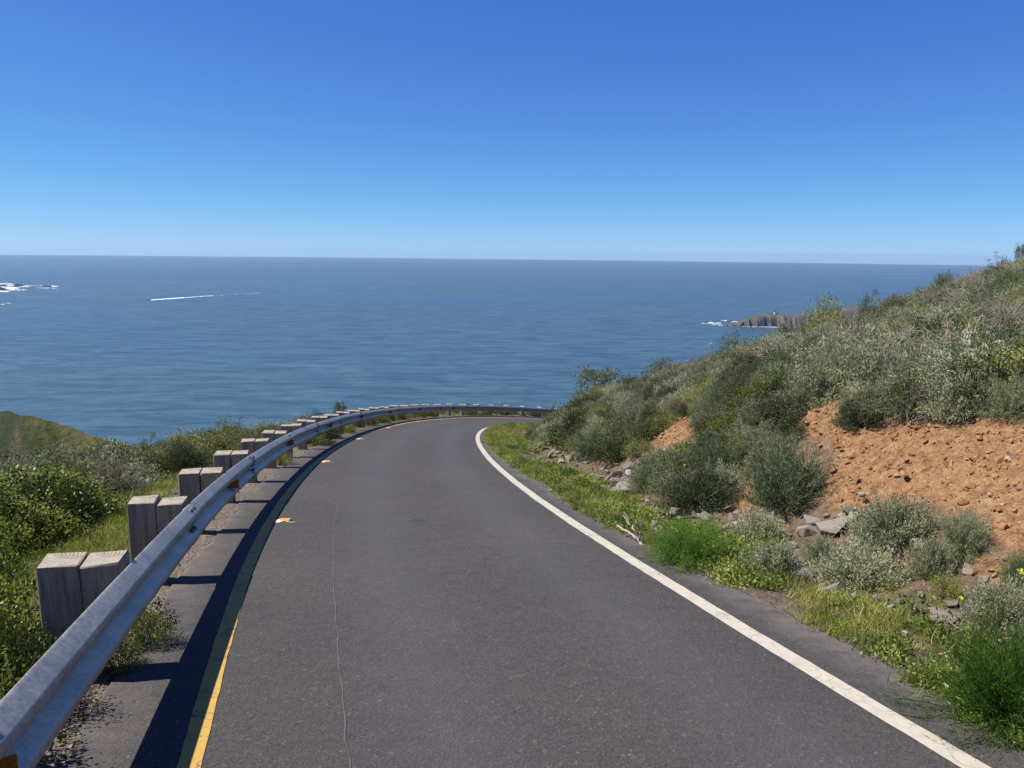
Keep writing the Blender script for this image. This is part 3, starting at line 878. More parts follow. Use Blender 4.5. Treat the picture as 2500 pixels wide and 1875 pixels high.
def gen_grass(seed, n=90, rad=.16, h=.2, W=.007):
    r = np.random.default_rng(seed)
    C = np.stack([r.normal(0, rad * .6, n), r.normal(0, rad * .6, n), np.zeros(n) - .01], 1)
    D = rdir(n, r, 1.9); side = np.cross(D, rdir(n, r)); side /= np.linalg.norm(side, axis=1)[:, None]
    L = r.uniform(.45, 1.2, n)[:, None] * h; w = W * r.uniform(.6, 1.4, n)[:, None]
    bend = rdir(n, r) * L * .28; bend[:, 2] = -np.abs(bend[:, 2]) * .4
    V = np.stack([C - side * w / 2, C + side * w / 2, C + D * L * .55 + side * w * .35, C + D * L * .55 - side * w * .35, C + D * L + bend], 1).reshape(-1, 3)
    i = np.arange(n)[:, None] * 5
    F = np.vstack([i + [0, 1, 2], i + [0, 2, 3], i + [3, 2, 4]])
    fm = MB(); fm.add(V, F); return fm

def gen_weed(seed, n=300, rad=.17, h=.10, L=.028, W=.014):
    r = np.random.default_rng(seed)
    c = r.uniform(-1, 1, (9, 2)) * rad * .7
    k = r.integers(0, 9, n)
    C = np.stack([c[k, 0] + r.normal(0, rad * .22, n), c[k, 1] + r.normal(0, rad * .22, n), np.abs(r.normal(0, h * .5, n))], 1)
    V, F = leaves(C, rdir(n, r, .9), r.uniform(.5, 1.4, n) * L, W * r.uniform(.6, 1.3, n), r)
    fm = MB(); fm.add(V, F); return fm

def merged(fm, sb, name, mats):
    mb = MB()
    if fm.V: mb.add(np.vstack(fm.V), np.vstack(fm.F), 0)
    if sb is not None and sb.V: mb.add(np.vstack(sb.V), np.vstack(sb.F), 1)
    return mb.mesh(name, mats)

KINDS = {}
def kind(key, gens, leafm, stemm, norm=True):
    L = []
    for g in gens:
        fm, sb = g
        if norm:                                 # every unit plant is 1.15 wide and 0.66 tall
            allv = np.vstack([np.vstack(q.V) for q in g if q is not None and q.V])
            w_ = np.percentile(np.abs(allv[:, :2]), 98, axis=0).mean() * 2; h_ = np.percentile(allv[:, 2], 99.5)
            for q in g:
                if q is not None: q.V = [v_ * np.array([1.15 / w_, 1.15 / w_, .66 / h_]) for v_ in q.V]
        f_me = fm.mesh(key + '_foliage', leafm) if fm.V else None
        s_me = sb.mesh(key + '_stems', stemm) if sb is not None and sb.V else None
        whole = merged(fm, sb, key, [leafm, stemm])
        proto = bpy.data.objects.new(key + '_plant', whole)      # source for the scatters, not placed itself
        L.append((f_me, s_me, proto))
    KINDS[key] = L
kind('sage', [gen_sage(s_) for s_ in (1, 2, 3, 4)], M_SAGE, M_TWIG)
kind('darksage', [gen_sage(s_, 250, 54, .048, .008, .56, .6) for s_ in (5, 6, 7)], M_SAGE2, M_TWIG)
kind('leafy', [gen_leafy(s_) for s_ in (11, 12, 13)], M_LEAF, M_BARK)
kind('bright', [gen_leafy(s_, 150, 60, .036, .022) for s_ in (14, 15)], M_LEAF2, M_BARK)
kind('twiggy', [gen_twiggy(s_, 10, .30, 3, .010, 0) for s_ in (21, 22)] + [gen_twiggy(s_, 9, .30, 3, .010, 2) for s_ in (23, 24)], M_LEAF, M_TWIG)
M_PBR = twig_material('pale_branch', (.22, .185, .14), (.52, .45, .36))
kind('tangle', [gen_twiggy(s_, 7, .42, 3, .013, 0, .7, .5, .03, .03) for s_ in (71, 72, 73)], M_PBR, M_PBR)
kind('open', [gen_twiggy(s_, 7, .34, 3, .014, 9, .75, .6, .04, .05, .036) for s_ in (31, 32, 33)], M_LEAF, M_BARK)
kind('fennel', [gen_fennel(s_) for s_ in (41, 42)], M_FENN, M_FENN)
kind('grass', [(gen_grass(s_), None) for s_ in (51, 52, 53)], M_GRASS, M_GRASS, False)
kind('weed', [(gen_weed(s_), None) for s_ in (54, 55, 56)], M_WEED, M_WEED, False)
kind('shoots', [gen_twiggy(s_, 16, .55, 1, .008, 0, .16, 2.6, .03, .25) for s_ in (61, 62)], M_LEAF, M_TWIG)

# ------------------------------------------------------------------ scatter through geometry nodes
def scatter(name, protos, P, R, S, label, cat=None, kindv='stuff'):
    P = np.asarray(P, float); n = len(P)
    me = bpy.data.meshes.new(name); me.vertices.add(n); me.vertices.foreach_set('co', P.astype(np.float32).ravel())
    a = me.attributes.new('rot', 'FLOAT_VECTOR', 'POINT'); a.data.foreach_set('vector', np.asarray(R, np.float32).ravel())
    a = me.attributes.new('scl', 'FLOAT_VECTOR', 'POINT'); a.data.foreach_set('vector', np.asarray(S, np.float32).ravel())
    a = me.attributes.new('pick', 'INT', 'POINT'); a.data.foreach_set('value', rng.integers(0, len(protos), n).astype(np.int32))
    o = ob(name, me)
    ng = bpy.data.node_groups.new(name, 'GeometryNodeTree')
    ng.interface.new_socket('Geometry', in_out='INPUT', socket_type='NodeSocketGeometry')
    ng.interface.new_socket('Geometry', in_out='OUTPUT', socket_type='NodeSocketGeometry')
    gi = ng.nodes.new('NodeGroupInput'); go = ng.nodes.new('NodeGroupOutput'); jn = ng.nodes.new('GeometryNodeJoinGeometry')
    def na_(nm, ty):
        q = ng.nodes.new('GeometryNodeInputNamedAttribute'); q.data_type = ty; q.inputs['Name'].default_value = nm; return q.outputs[0]
    rot = na_('rot', 'FLOAT_VECTOR'); scl = na_('scl', 'FLOAT_VECTOR'); pk = na_('pick', 'INT')
    for k, pr in enumerate(protos):
        oi = ng.nodes.new('GeometryNodeObjectInfo'); oi.inputs['Object'].default_value = pr; oi.inputs['As Instance'].default_value = True
        cp = ng.nodes.new('FunctionNodeCompare'); cp.data_type = 'INT'; cp.operation = 'EQUAL'
        ng.links.new(pk, cp.inputs[2]); cp.inputs[3].default_value = k
        ip = ng.nodes.new('GeometryNodeInstanceOnPoints')
        ng.links.new(gi.outputs[0], ip.inputs['Points']); ng.links.new(cp.outputs[0], ip.inputs['Selection'])
        ng.links.new(oi.outputs['Geometry'], ip.inputs['Instance'])
        e2r = ng.nodes.new('FunctionNodeEulerToRotation'); ng.links.new(rot, e2r.inputs[0]); ng.links.new(e2r.outputs[0], ip.inputs['Rotation'])
        ng.links.new(scl, ip.inputs['Scale']); ng.links.new(ip.outputs[0], jn.inputs[0])
    ng.links.new(jn.outputs[0], go.inputs[0])
    md = o.modifiers.new('scatter', 'NODES'); md.node_group = ng
    tag(o, label, cat, None, kindv)
    return o

def rots(n, tilt=.15):
    return np.stack([rng.normal(0, tilt, n), rng.normal(0, tilt, n), rng.uniform(0, 6.283, n)], 1)
def scl3(s, lo=.85, hi=1.15):
    n = len(s); return np.stack([s * rng.uniform(lo, hi, n), s * rng.uniform(lo, hi, n), s * rng.uniform(lo, hi, n)], 1)
def protos(key): return [p[2] for p in KINDS[key]]

# ------------------------------------------------------------------ single plants that can be told apart
PLANTED = []                                   # x, y, radius: the scatters keep clear of these
def plant(key, name, label, cat, x, y, wid, hgt, seed, group=None, z=None, tilt=0.0, keep=.75):
    r_ = random.Random(seed)
    L = KINDS[key]; f_me, s_me, _ = L[seed % len(L)]
    if z is None: z = float(ground(x, y)[0]) - .03
    e = empty(name, (x, y, z), r_.uniform(0, 6.28))
    tag(e, label, cat, group)
    sx = wid / 1.15; sz = hgt / .66
    e.scale = (sx, sx, sz); e.rotation_euler = (r_.uniform(-tilt, tilt), r_.uniform(-tilt, tilt), e.rotation_euler[2])
    if f_me: ob('foliage', f_me, e)
    if s_me: ob('stems', s_me, e)
    PLANTED.append((x, y, wid / 2 * keep))
    return e
def plant_px(key, name, label, cat, u, vtop, vbase, wpx, seed, group=None, t=None, **kw):
    """stands where the line of sight to its foot meets the ground (or at distance t), as tall as it shows"""
    if t is None:
        c = cast(u, vbase)
        if c is None: return
        x, y = c[0], c[1]; t = math.hypot(x, y)
    else:
        p = at_y(u, vtop, t); x, y = p[0], p[1]
    top = at_y(u, vtop, t)[2]; g = float(ground(x, y)[0])
    d = float(proj([[x, y, top]])[2][0])
    return plant(key, name, label, cat, x, y, wpx * d / FPX, max(top - g, .15), seed, group, **kw)

def skyline_t(u, lo=16, hi=60):
    D = ray(u, 900.); D = D / math.hypot(D[0], D[1]); t = np.arange(lo, hi, .5)
    x, y = D[0] * t, D[1] * t; g = ground(x, y)
    _, v, _ = proj(np.stack([x, y, g + .6], -1)); s, n, _ = SN(x, y); v = np.where(n > 6, v, 1e9)
    return float(t[v.argmin()])

# --- right of the road, near
SG = 'grey-green sagebrush on the slope right of the road'
plant_px('fennel', 'fennel_plant', 'large bright green feathery fennel bush leaning over the asphalt in the near right corner', 'fennel', 2470, 1500, 1775, 400, 0, 'bright green fennel plants')
plant_px('fennel', 'fennel_plant', 'low feathery bright green fennel clump beside the bleached dead branch', 'fennel', 1690, 1262, 1372, 240, 1, 'bright green fennel plants')
near = [
 ('darksage', 'large rounded dark grey-green sagebrush at the left end of the rust coloured scarp', 1912, 1080, 1238, 215, 11),
 ('darksage', 'broad dark sagebrush with deep shade beneath, above the rocks left of the scarp', 1712, 1128, 1243, 190, 12),
 ('darksage', 'dark sagebrush just uphill of the broad one above the ditch rocks', 1765, 1070, 1165, 140, 13),
 ('sage', 'compact silvery sagebrush right behind the green fennel clump', 1856, 1235, 1318, 125, 14),
 ('sage', 'wide low sagebrush growing across the lower edge of the rust scarp', 2185, 1208, 1312, 200, 15),
 ('darksage', 'narrow upright sagebrush at the foot of the scarp near the right edge', 2355, 1235, 1345, 110, 16),
 ('sage', 'low spreading silver-green sagebrush in front of the large flat slab rock', 2088, 1322, 1422, 205, 17),
 ('sage', 'pale sagebrush between the white rock and the scarp foot', 2285, 1305, 1400, 125, 18),
 ('sage', 'small sagebrush tucked against the left side of the flat slab rock', 2010, 1300, 1372, 90, 19),
 ('sage', 'loose silvery sagebrush between the fennel and the slab rocks', 1885, 1305, 1402, 130, 20),
 ('sage', 'grey open sagebrush directly above the near fennel at the right edge', 2440, 1392, 1525, 175, 21),
 ('darksage', 'sagebrush cut by the right edge of the view under the scarp', 2490, 1335, 1418, 90, 22),
 ('leafy', 'small round leafy shrub between two ditch rocks near the right edge', 2312, 1385, 1465, 80, 23),
 ('darksage', 'fine grey-green bush at the right edge above the scarp', 2462, 915, 1015, 120, 24),
 ('sage', 'drooping sagebrush hanging over the upper lip of the scarp', 2100, 940, 1040, 130, 25),
 ('twiggy', 'tangled bare shrub hanging over the middle of the scarp lip', 2220, 920, 1055, 190, 26),
 ('twiggy', 'pale bare-branched shrub between the small ochre patch and the scarp', 1815, 965, 1068, 150, 20),
 ('sage', 'grey sagebrush below the small ochre patch of bare earth', 1600, 1088, 1180, 120, 28),
 ('leafy', 'green leafy shrub just left of the small ochre patch', 1500, 1050, 1130, 90, 29),
 ('darksage', 'grey sagebrush above the ditch rocks beside the dry reeds', 1452, 1040, 1115, 110, 30),
 ('leafy', 'dense dark green shrub at the nose of the hill where the guardrail disappears', 1392, 985, 1085, 120, 31),
 ('sage', 'sagebrush behind the dry reeds on the left flank of the hill', 1535, 985, 1060, 100, 32),
 ('leafy', 'yellow-green shrub above the left end of the scarp', 1900, 900, 1000, 120, 33),
]
for k, lb, u, vt, vb, w, sd in near:
    nm = {'sage': 'sagebrush', 'darksage': 'sagebrush', 'leafy': 'leafy_shrub', 'twiggy': 'bare_shrub'}[k]
    plant_px(k, nm, lb, 'shrub', u, vt, vb, w, sd, SG if 'sage' in k else None)
plant_px('shoots', 'dry_reeds', 'clump of tall dry brown reed-like stems standing on the left flank of the hill', 'dry stems', 1548, 915, 1068, 75, 40)
# --- plants breaking the skyline of the hill
for k, nm, lb, cat, u, vt, w, sd, lo in [
 ('open', 'wind_bent_bush', 'open wind-bent bush at the left tip of the hill against the sea', 'bush', 1452, 898, 215, 0, 0),
 ('leafy', 'leafy_shrub', 'small leafy shrub on the skyline beside the open wind-bent bush', 'shrub', 1535, 915, 70, 51, 0),
 ('open', 'wind_bent_bush', 'small dark open bush on the skyline left of the sailboat', 'bush', 1636, 873, 115, 1, 0),
 ('open', 'crooked_bush', 'crooked thin bush with one green tuft on top, below the headland', 'bush', 1806, 794, 110, 2, 0),
 ('twiggy', 'bare_shrub', 'leafless grey shrub on the skyline beside the crooked thin bush', 'shrub', 1788, 826, 55, 20, 0),
 ('open', 'small_bush', 'tiny green bush on the skyline under the right end of the headland', 'bush', 1915, 785, 45, 3, 0),
 ('leafy', 'green_bush', 'full rounded bright green bush standing above the skyline beside the headland', 'bush', 2020, 720, 105, 0, 0),
 ('open', 'small_bush', 'thin open bush on the skyline halfway up the hill', 'bush', 2140, 706, 60, 4, 0),
 ('darksage', 'sagebrush', 'dark mound of brush on the upper skyline of the hill', 'shrub', 2315, 663, 70, 55, 0),
 ('open', 'small_bush', 'small bush sticking above the horizon near the top of the hill', 'bush', 2440, 614, 60, 5, 0),
 ('open', 'small_bush', 'topmost thin bush at the right edge standing against the sky', 'bush', 2492, 594, 50, 6, 0)]:
    t = skyline_t(u)
    plant_px(k, nm, lb, cat, u, vt, 0, w, sd, t=t, keep=.2)
# --- left of the road
for k, nm, lb, cat, u, vt, w, sd, t in [
 ('open', 'rounded_bush', 'rounded open bush rising above the guardrail posts against the sea', 'bush', 826, 978, 60, 0, 27.0),
 ('leafy', 'leafy_shrub', 'low leafy shrub spilling left of the rounded open bush behind the posts', 'shrub', 775, 1000, 70, 72, 25.0),
 ('leafy', 'leafy_shrub', 'flat-topped shrub showing over the middle of the far guardrail', 'shrub', 1142, 984, 42, 73, 49.0),
 ('leafy', 'leafy_shrub', 'flat-topped shrub over the far guardrail, right of the other one', 'shrub', 1237, 984, 46, 74, 54.0),
 ('shoots', 'dry_reeds', 'pale dry stems rising above the far end of the guardrail', 'dry stems', 1332, 966, 34, 75, 58.0),
 ('open', 'open_bush', 'open bush with bare pale stems in the dip where the sea shows at left', 'bush', 375, 1052, 70, 76, 15.0),
 ('open', 'open_bush', 'thin twiggy bush right of the bare-stemmed one at left', 'bush', 445, 1058, 80, 77, 16.0),
 ('leafy', 'leafy_shrub', 'green bush left of the guardrail where the posts begin to close up', 'shrub', 560, 1018, 110, 78, 19.0),
 ('leafy', 'leafy_shrub', 'bush filling the gap behind the seventh and eighth posts', 'shrub', 640, 1025, 70, 79, 21.0)]:
    plant_px(k, nm, lb, cat, u, vt, 0, w, sd, t=t, keep=.3)
for k, nm, lb, cat, s, n_, w, h, sd, z in [
 ('bright', 'green_shrub', 'glossy bright green shrub crowding the nearest wooden post', 'shrub', 1.0, -1.15, 1.05, .72, 80, None),
 ('bright', 'green_shrub', 'glossy bright green shrub at the left edge behind the nearest beam', 'shrub', .2, -1.55, .95, .75, 81, None),
 ('bright', 'green_shrub', 'low bright green shrub at the left edge uphill of the nearest post', 'shrub', 2.4, -1.75, 1.1, .5, 82, None),
  ('bright', 'green_shrub', 'bright shrub at the bottom left, hard against the back of the beam', 'shrub', -.55, -.85, .8, .62, 91, None),
 ('bright', 'green_shrub', 'bright shrub pressed against the left face of the nearest post', 'shrub', .35, -.80, .8, .66, 92, None),
 ('bright', 'green_shrub', 'small green shrub in front of the foot of the nearest post', 'shrub', -.12, -.42, .55, .42, 94, None),
 ('bright', 'green_shrub', 'tall green shrub leaning on the back of the beam near the bottom left corner', 'shrub', -1.0, -.35, .8, .62, 95, None),
 ('leafy', 'leafy_shrub', 'dark shrub under the beam at the very bottom of the view', 'shrub', -.45, -.22, .6, .45, 97, None),
 ('leafy', 'leafy_shrub', 'twiggy shrub behind the beam at the bottom left corner', 'shrub', -1.3, -.55, .8, .5, 93, None),
 ('sage', 'sagebrush', 'wide pale sagebrush in the middle of the left verge', 'shrub', 5.6, -2.7, 1.5, .5, 84, None),
 ('sage', 'sagebrush', 'pale sagebrush farther along the left verge below the dark thicket', 'shrub', 8.4, -2.2, 1.3, .5, 85, None),
 ('darksage', 'sagebrush', 'feathery green-grey bush left of the fourth post', 'shrub', 9.6, -1.5, 1.0, .6, 86, None),
 ('leafy', 'leafy_shrub', 'dark leafy shrub under the beam at the start of the closed-up posts', 'shrub', 14.6, .02, .85, .50, 87, None),
 ('leafy', 'leafy_shrub', 'second leafy shrub under the beam, right of the darker one', 'shrub', 16.9, -.02, .65, .42, 88, None),
 ('leafy', 'leafy_shrub', 'small shrub at the foot of the post just left of the leafy pair', 'shrub', 10.1, .02, .42, .32, 89, None),
 ('leafy', 'leafy_shrub', 'third leafy shrub under the beam where the rail turns', 'shrub', 19.8, -.1, .7, .42, 90, None)]:
    x, y = sn_xy(np.array([s]), np.array([n_]))
    plant(k, nm, lb, cat, float(x[0]), float(y[0]), w, h, sd, keep=.6)

A, B_, C_, D2, E_, F_ = ('in the far rock pile at the bend', 'in the ditch below the dry reeds', 'in the angular cluster left of the fennel', 'between dead branch and scarp', 'around the flat slab', 'in the dirt above the near fennel')
ROCKS = [(u / 3.16 + 1150, v / 3.16 + 850, w, 0, A) for u, v, w in
  [(400, 628, 11), (430, 662, 13), (452, 692, 12), (470, 640, 12), (482, 676, 14), (500, 622, 11), (520, 692, 12), (530, 650, 14), (545, 618, 11), (555, 682, 13), (562, 642, 12), (580, 664, 12), (415, 690, 10), (505, 660, 10)]]
ROCKS += [(1294, 1092, 14, 0, B_), (1305, 1099, 12, 0, B_), (1332, 1098, 17, 0, B_), (1352, 1104, 14, 0, B_), (1381, 1101, 24, 0, B_), (1365, 1108, 14, 0, B_), (1390, 1126, 26, 0, B_), (1413, 1114, 32, 0, B_), (1428, 1132, 15, 0, B_), (1447, 1124, 22, 0, B_), (1473, 1145, 17, 0, B_), (1340, 1088, 12, 0, B_), (1410, 1086, 15, 0, B_)]
ROCKS += [(1533, 1146, 32, 0, C_), (1508, 1163, 32, 0, C_), (1539, 1160, 28, 1, C_), (1506, 1182, 34, 0, C_), (1530, 1172, 24, 0, C_), (1454, 1184, 30, 0, C_), (1470, 1190, 16, 0, C_), (1527, 1200, 44, 0, C_), (1556, 1160, 20, 0, C_), (1548, 1206, 22, 0, C_), (1485, 1194, 22, 0, C_), (1443, 1170, 18, 0, C_)]
ROCKS += [(1618, 1266, 52, 0, D2), (1598, 1285, 26, 0, D2), (1640, 1284, 20, 0, D2), (1699, 1263, 26, 0, D2), (1726, 1270, 26, 0, D2), (1751, 1261, 24, 0, D2), (1770, 1243, 36, 0, D2), (1785, 1268, 26, 0, D2), (1800, 1256, 18, 0, D2), (1797, 1282, 20, 1, D2), (1776, 1290, 24, 0, D2), (1815, 1343, 26, 0, D2), (1690, 1250, 16, 0, D2), (1740, 1285, 18, 0, D2)]
ROCKS += [(2035, 1294, 86, 0, E_), (1980, 1276, 44, 0, E_), (2018, 1262, 18, 0, E_), (1977, 1303, 52, 0, E_), (2104, 1308, 32, 0, E_), (2134, 1314, 38, 0, E_), (2157, 1326, 28, 0, E_), (2182, 1340, 62, 0, E_), (2240, 1335, 44, 1, E_), (2075, 1247, 30, 0, E_), (1927, 1311, 26, 0, E_), (1934, 1335, 34, 0, E_), (1958, 1404, 44, 0, E_), (1968, 1366, 18, 0, E_), (2212, 1407, 38, 0, E_), (2192, 1421, 32, 1, E_), (2055, 1262, 18, 0, E_), (1948, 1290, 20, 0, E_), (1950, 1352, 20, 0, E_)]
ROCKS += [(2363, 1396, 34, 0, F_), (2401, 1420, 30, 0, F_), (2322, 1476, 44, 0, F_), (2297, 1513, 72, 0, F_), (2177, 1489, 22, 1, F_), (2160, 1478, 14, 0, F_), (2211, 1553, 26, 0, F_), (2322, 1545, 28, 0, F_), (2148, 1424, 12, 1, F_), (2249, 1456, 22, 0, F_), (2270, 1444, 15, 0, F_), (2345, 1502, 20, 0, F_), (2235, 1484, 16, 0, F_)]
for u, v, w, _p, _z in ROCKS:
    c = cast(u, v)
    if c is not None:
        PLANTED.append((c[0], c[1] - .12, max(.17, w * float(proj([c])[2][0]) / FPX * .9)))
        if w > 13: PLANTED.append((c[0], c[1] - .36, .20)); PLANTED.append((c[0], c[1] - .62, .17))
plant_px('leafy', 'leafy_shrub', 'small dark green shrub growing under the beam beside the nearest post', 'shrub', 350, 1448, 1585, 160, 83, keep=.5)
plant_px('leafy', 'leafy_shrub', 'low dark shrub half under the beam just below the small dark green one', 'shrub', 285, 1540, 1640, 130, 84, keep=.5)
PL = np.array(PLANTED)
def clear_of_plants(x, y, f=1.0):
    ok = np.ones(len(x), bool)
    for a, b_, r in PL: ok &= (x - a) ** 2 + (y - b_) ** 2 > (r * f) ** 2
    return ok
def in_view(x, y, z, mu=260, mv=200):
    u, v, d = proj(np.stack([x, y, z], -1))
    return (d > .4) & (u > -mu) & (u < 2500 + mu) & (v < 1875 + mv * 1.5) & (v > 300)

# --- hillside scrub
def jgrid(x0, x1, y0, y1, st):
    X, Y = np.meshgrid(np.arange(x0, x1, st), np.arange(y0, y1, st))
    X = X.ravel() + rng.uniform(-.5, .5, X.size) * st; Y = Y.ravel() + rng.uniform(-.5, .5, Y.size) * st
    return X, Y
X, Y = jgrid(-2, 38, 2, 50, .50)
Z = ground(X, Y); S_, N_, _ = SN(X, Y)
red_ = is_red(X, Y, Z)
u0_, v0_, _d = proj(np.stack([X, Y, Z], -1))
toe = np.where(u0_ > 1900, 7.2, 6.2) + .5 * fnoise(X, Y, .5, 71)
m = (N_ > toe) & (N_ < 33) & ~red_ & in_view(X, Y, Z) & (S_ < 75)
m &= clear_of_plants(X, Y, .8)
# keep the plants downhill of the scarp from covering it
u_, v_, d_ = proj(np.stack([X, Y, Z + .45], -1))
block = np.zeros(len(X), bool)
for hz_, dx_ in ((.15, 0), (.35, -.25), (.35, .25), (.6, 0)):
    ub, vb, _d = proj(np.stack([X + dx_, Y, Z + hz_], -1))
    for p in REDS: block |= inpoly(ub, vb, p)
m &= ~block
low = (u_ > 1850) & (v_ > 1180)
m &= ~(low & (rng.random(len(X)) < .86))
X, Y, Z, N_ = X[m], Y[m], Z[m], N_[m]
hgt = np.clip(.55 + .07 * (N_ - 7), .55, .85) * (1 + .35 * np.exp(-((N_ - 9.5) / 1.6) ** 2) * sm(1900, 2050, u_[m] if False else proj(np.stack([X, Y, Z], -1))[0]))
typ = fnoise(X, Y, .55, 72) + fnoise(X, Y, 1.6, 73) * .7 + rng.normal(0, .38, len(X))
sel = {'leafy': typ > .5, 'twiggy': (typ < -.95), }
sel['darksage'] = ~sel['leafy'] & ~sel['twiggy'] & (typ > .12)
sel['sage'] = ~sel['leafy'] & ~sel['twiggy'] & ~sel['darksage']
labs = {'sage': 'dense pale grey-green sagebrush scrub covering the hillside on the right',
        'darksage': 'darker grey-green scrub mixed through the hillside on the right',
        'leafy': 'yellow-green leafy scrub scattered through the hillside on the right',
        'twiggy': 'bare grey branching scrub tangled through the hillside on the right'}
names = {'sage': 'sagebrush_scrub', 'darksage': 'dark_scrub', 'leafy': 'leafy_scrub', 'twiggy': 'bare_twig_scrub'}
for k in sel:
    q = sel[k]; n = q.sum()
    if not n: continue
    s_ = hgt[q] * rng.uniform(.7, 1.3, n) * 1.0
    scatter(names[k], protos(k), np.stack([X[q], Y[q], Z[q] - .05], 1), rots(n, .2), scl3(s_), labs[k])
# bare grey twigs poking out of the scrub everywhere
q = rng.random(len(X)) < .16
n = q.sum()
scatter('dead_twigs', protos('twiggy')[:2], np.stack([X[q], Y[q], Z[q]], 1), rots(n, .5), scl3(hgt[q] * rng.uniform(.9, 1.35, n)), 'dead grey twigs poking out between the hillside shrubs')

q = (rng.random(len(X)) < .09) & (fnoise(X, Y, .4, 78) > -.15) & (N_ > 8)
n = q.sum()
scatter('pale_branches', protos('tangle'), np.stack([X[q], Y[q], Z[q] + .05], 1), rots(n, .35), scl3(hgt[q] * rng.uniform(1.2, 1.75, n)), 'tangled pale grey branches arching over the hillside scrub')

# low growth filling the slope left of the scarp
X2, Y2 = jgrid(-1, 12, 5, 34, .42)
Z2 = ground(X2, Y2); _, N2, _ = SN(X2, Y2); u2, v2, _d = proj(np.stack([X2, Y2, Z2], -1))
ur, vr, _d = proj(np.stack([X2, Y2, Z2 + .3], -1))
m = (N2 > 6.6 + .5 * fnoise(X2, Y2, .8, 79)) & (N2 < 12) & (u2 > 1300) & (u2 < 1960) & (v2 < 1235) & ~is_red(X2, Y2, Z2)
for p in REDS: m &= ~inpoly(ur, vr, p)
for a, b_, r in PLANTED[-len(ROCKS) * 3:]: m &= (X2 - a) ** 2 + (Y2 - b_) ** 2 > r * r
X2, Y2, Z2 = X2[m], Y2[m], Z2[m]; n = len(X2)
scatter('low_scrub', protos('leafy') + protos('darksage')[:1] + protos('sage')[:1] + protos('twiggy')[2:], np.stack([X2, Y2, Z2 - .03], 1), rots(n, .2), scl3(rng.uniform(.38, .68, n)), 'low leafy green and grey growth between the ditch and the small ochre patch')
uu, vv, _d = proj(np.stack([X, Y, Z + .5], -1))
q = (uu > 1900) & (vv > 800) & (vv < 1030) & (rng.random(len(X)) < .2)
n = q.sum()
scatter('lip_branches', protos('tangle'), np.stack([X[q], Y[q], Z[q] + .05], 1), rots(n, .5), scl3(rng.uniform(1.0, 1.5, n)), 'grey tangled branches in the scrub just above the rust scarp')

# --- scrub on the seaward side
X, Y = jgrid(-26, 16, -3, 66, .5)
Z = ground(X, Y); S_, N_, _ = SN(X, Y)
edge = -1.25 - .9 * sm(0, 10, S_) * (1 - sm(11, 15, S_)) + .5 * sm(18, 24, S_) + .25 * fnoise(X, Y, .7, 74)
m = (N_ < edge) & (N_ > -15) & in_view(X, Y, Z, 500, 400) & clear_of_plants(X, Y, .8) & (S_ > -5)
X, Y, Z, N_, S_ = X[m], Y[m], Z[m], N_[m], S_[m]
D_ = np.hypot(X, Y)
# height limit so that the scrub stays under the line of sight over the rail, as in the photograph
u_, v_, d_ = proj(np.stack([X, Y, Z], -1))
vlim = np.interp(u_, [-400, 0, 120, 250, 330, 420, 560, 700, 780, 900, 1000, 1400], [1085, 1085, 1078, 1082, 1098, 1078, 1042, 1030, 1018, 1010, 1008, 1010])
vlim = vlim + fnoise(X, Y, .9, 77) * 14
zl = np.array([CZ + (ray(a, b_)[2]) / np.hypot(*ray(a, b_)[:2]) * t for a, b_, t in zip(u_, vlim, D_)])
hmax = zl - Z
hh = np.minimum(.5 + .35 * np.abs(fnoise(X, Y, .6, 75)) + .07 * np.clip(-N_ - 1, 0, 8), 1.6)
hh = np.where(S_ < 4, np.minimum(hh, .62), hh)
hh = np.minimum(hh, hmax * 1.02)
ok = hh > .16
X, Y, Z, N_, S_, hh = X[ok], Y[ok], Z[ok], N_[ok], S_[ok], hh[ok]
typ = fnoise(X, Y, .5, 76) + rng.normal(0, .28, len(X))
dist = np.hypot(X, Y)
brt = (S_ < 5) & (typ > -.3)
typ = typ + .55 * ((N_ < -3.2) & (S_ > 5) & (S_ < 22))
lf = ~brt & (typ > -.12); sg = ~brt & ~lf & (typ < -.5); tw = ~brt & ~lf & ~sg
for q, k, nm, lb in ((brt, 'bright', 'bright_verge_scrub', 'bright green leafy scrub along the near left verge'),
                 (lf, 'leafy', 'verge_leafy_scrub', 'dark leafy scrub covering the seaward slope behind the guardrail'),
                 (sg, 'sage', 'verge_sagebrush', 'pale sagebrush mixed into the seaward slope behind the guardrail'),
                 (tw, 'twiggy', 'verge_twigs', 'grey twiggy scrub on the seaward slope behind the guardrail')):
    n = q.sum()
    if n:
        s_ = hh[q] / .66
        sxy = np.clip(s_, .55, 1.3) * rng.uniform(.8, 1.15, n)
        scatter(nm, protos(k), np.stack([X[q], Y[q], Z[q] - .04], 1), rots(n, .12), np.stack([sxy, sxy, s_ * rng.uniform(.8, 1.05, n)], 1), lb)
q = lf & (rng.random(len(X)) < .95)
n = q.sum(); s_ = hh[q] / .66
scatter('verge_branches', protos('twiggy')[:2], np.stack([X[q], Y[q], Z[q]], 1), rots(n, .25), scl3(np.clip(s_ * .85, .3, 1.5)), 'bare grey branches inside the seaward scrub')

q = (S_ > 3) & (S_ < 16) & (N_ < -2.6) & (rng.random(len(X)) < .45)
n = q.sum()
scatter('verge_tangle', protos('tangle'), np.stack([X[q], Y[q], Z[q]], 1), rots(n, .3), scl3(np.clip(hh[q] / .66 * .95, .3, 1.4)), 'pale tangled stems showing inside the thicket on the left')

# --- grass and weeds on both verges
def verge(n, s0, s1, n0, n1, pw=1.0):
    s = rng.uniform(0, 1, n) ** pw * (s1 - s0) + s0; nn = rng.uniform(n0, n1, n)
    x, y = sn_xy(s, nn); return s, nn, x, y, ground(x, y)
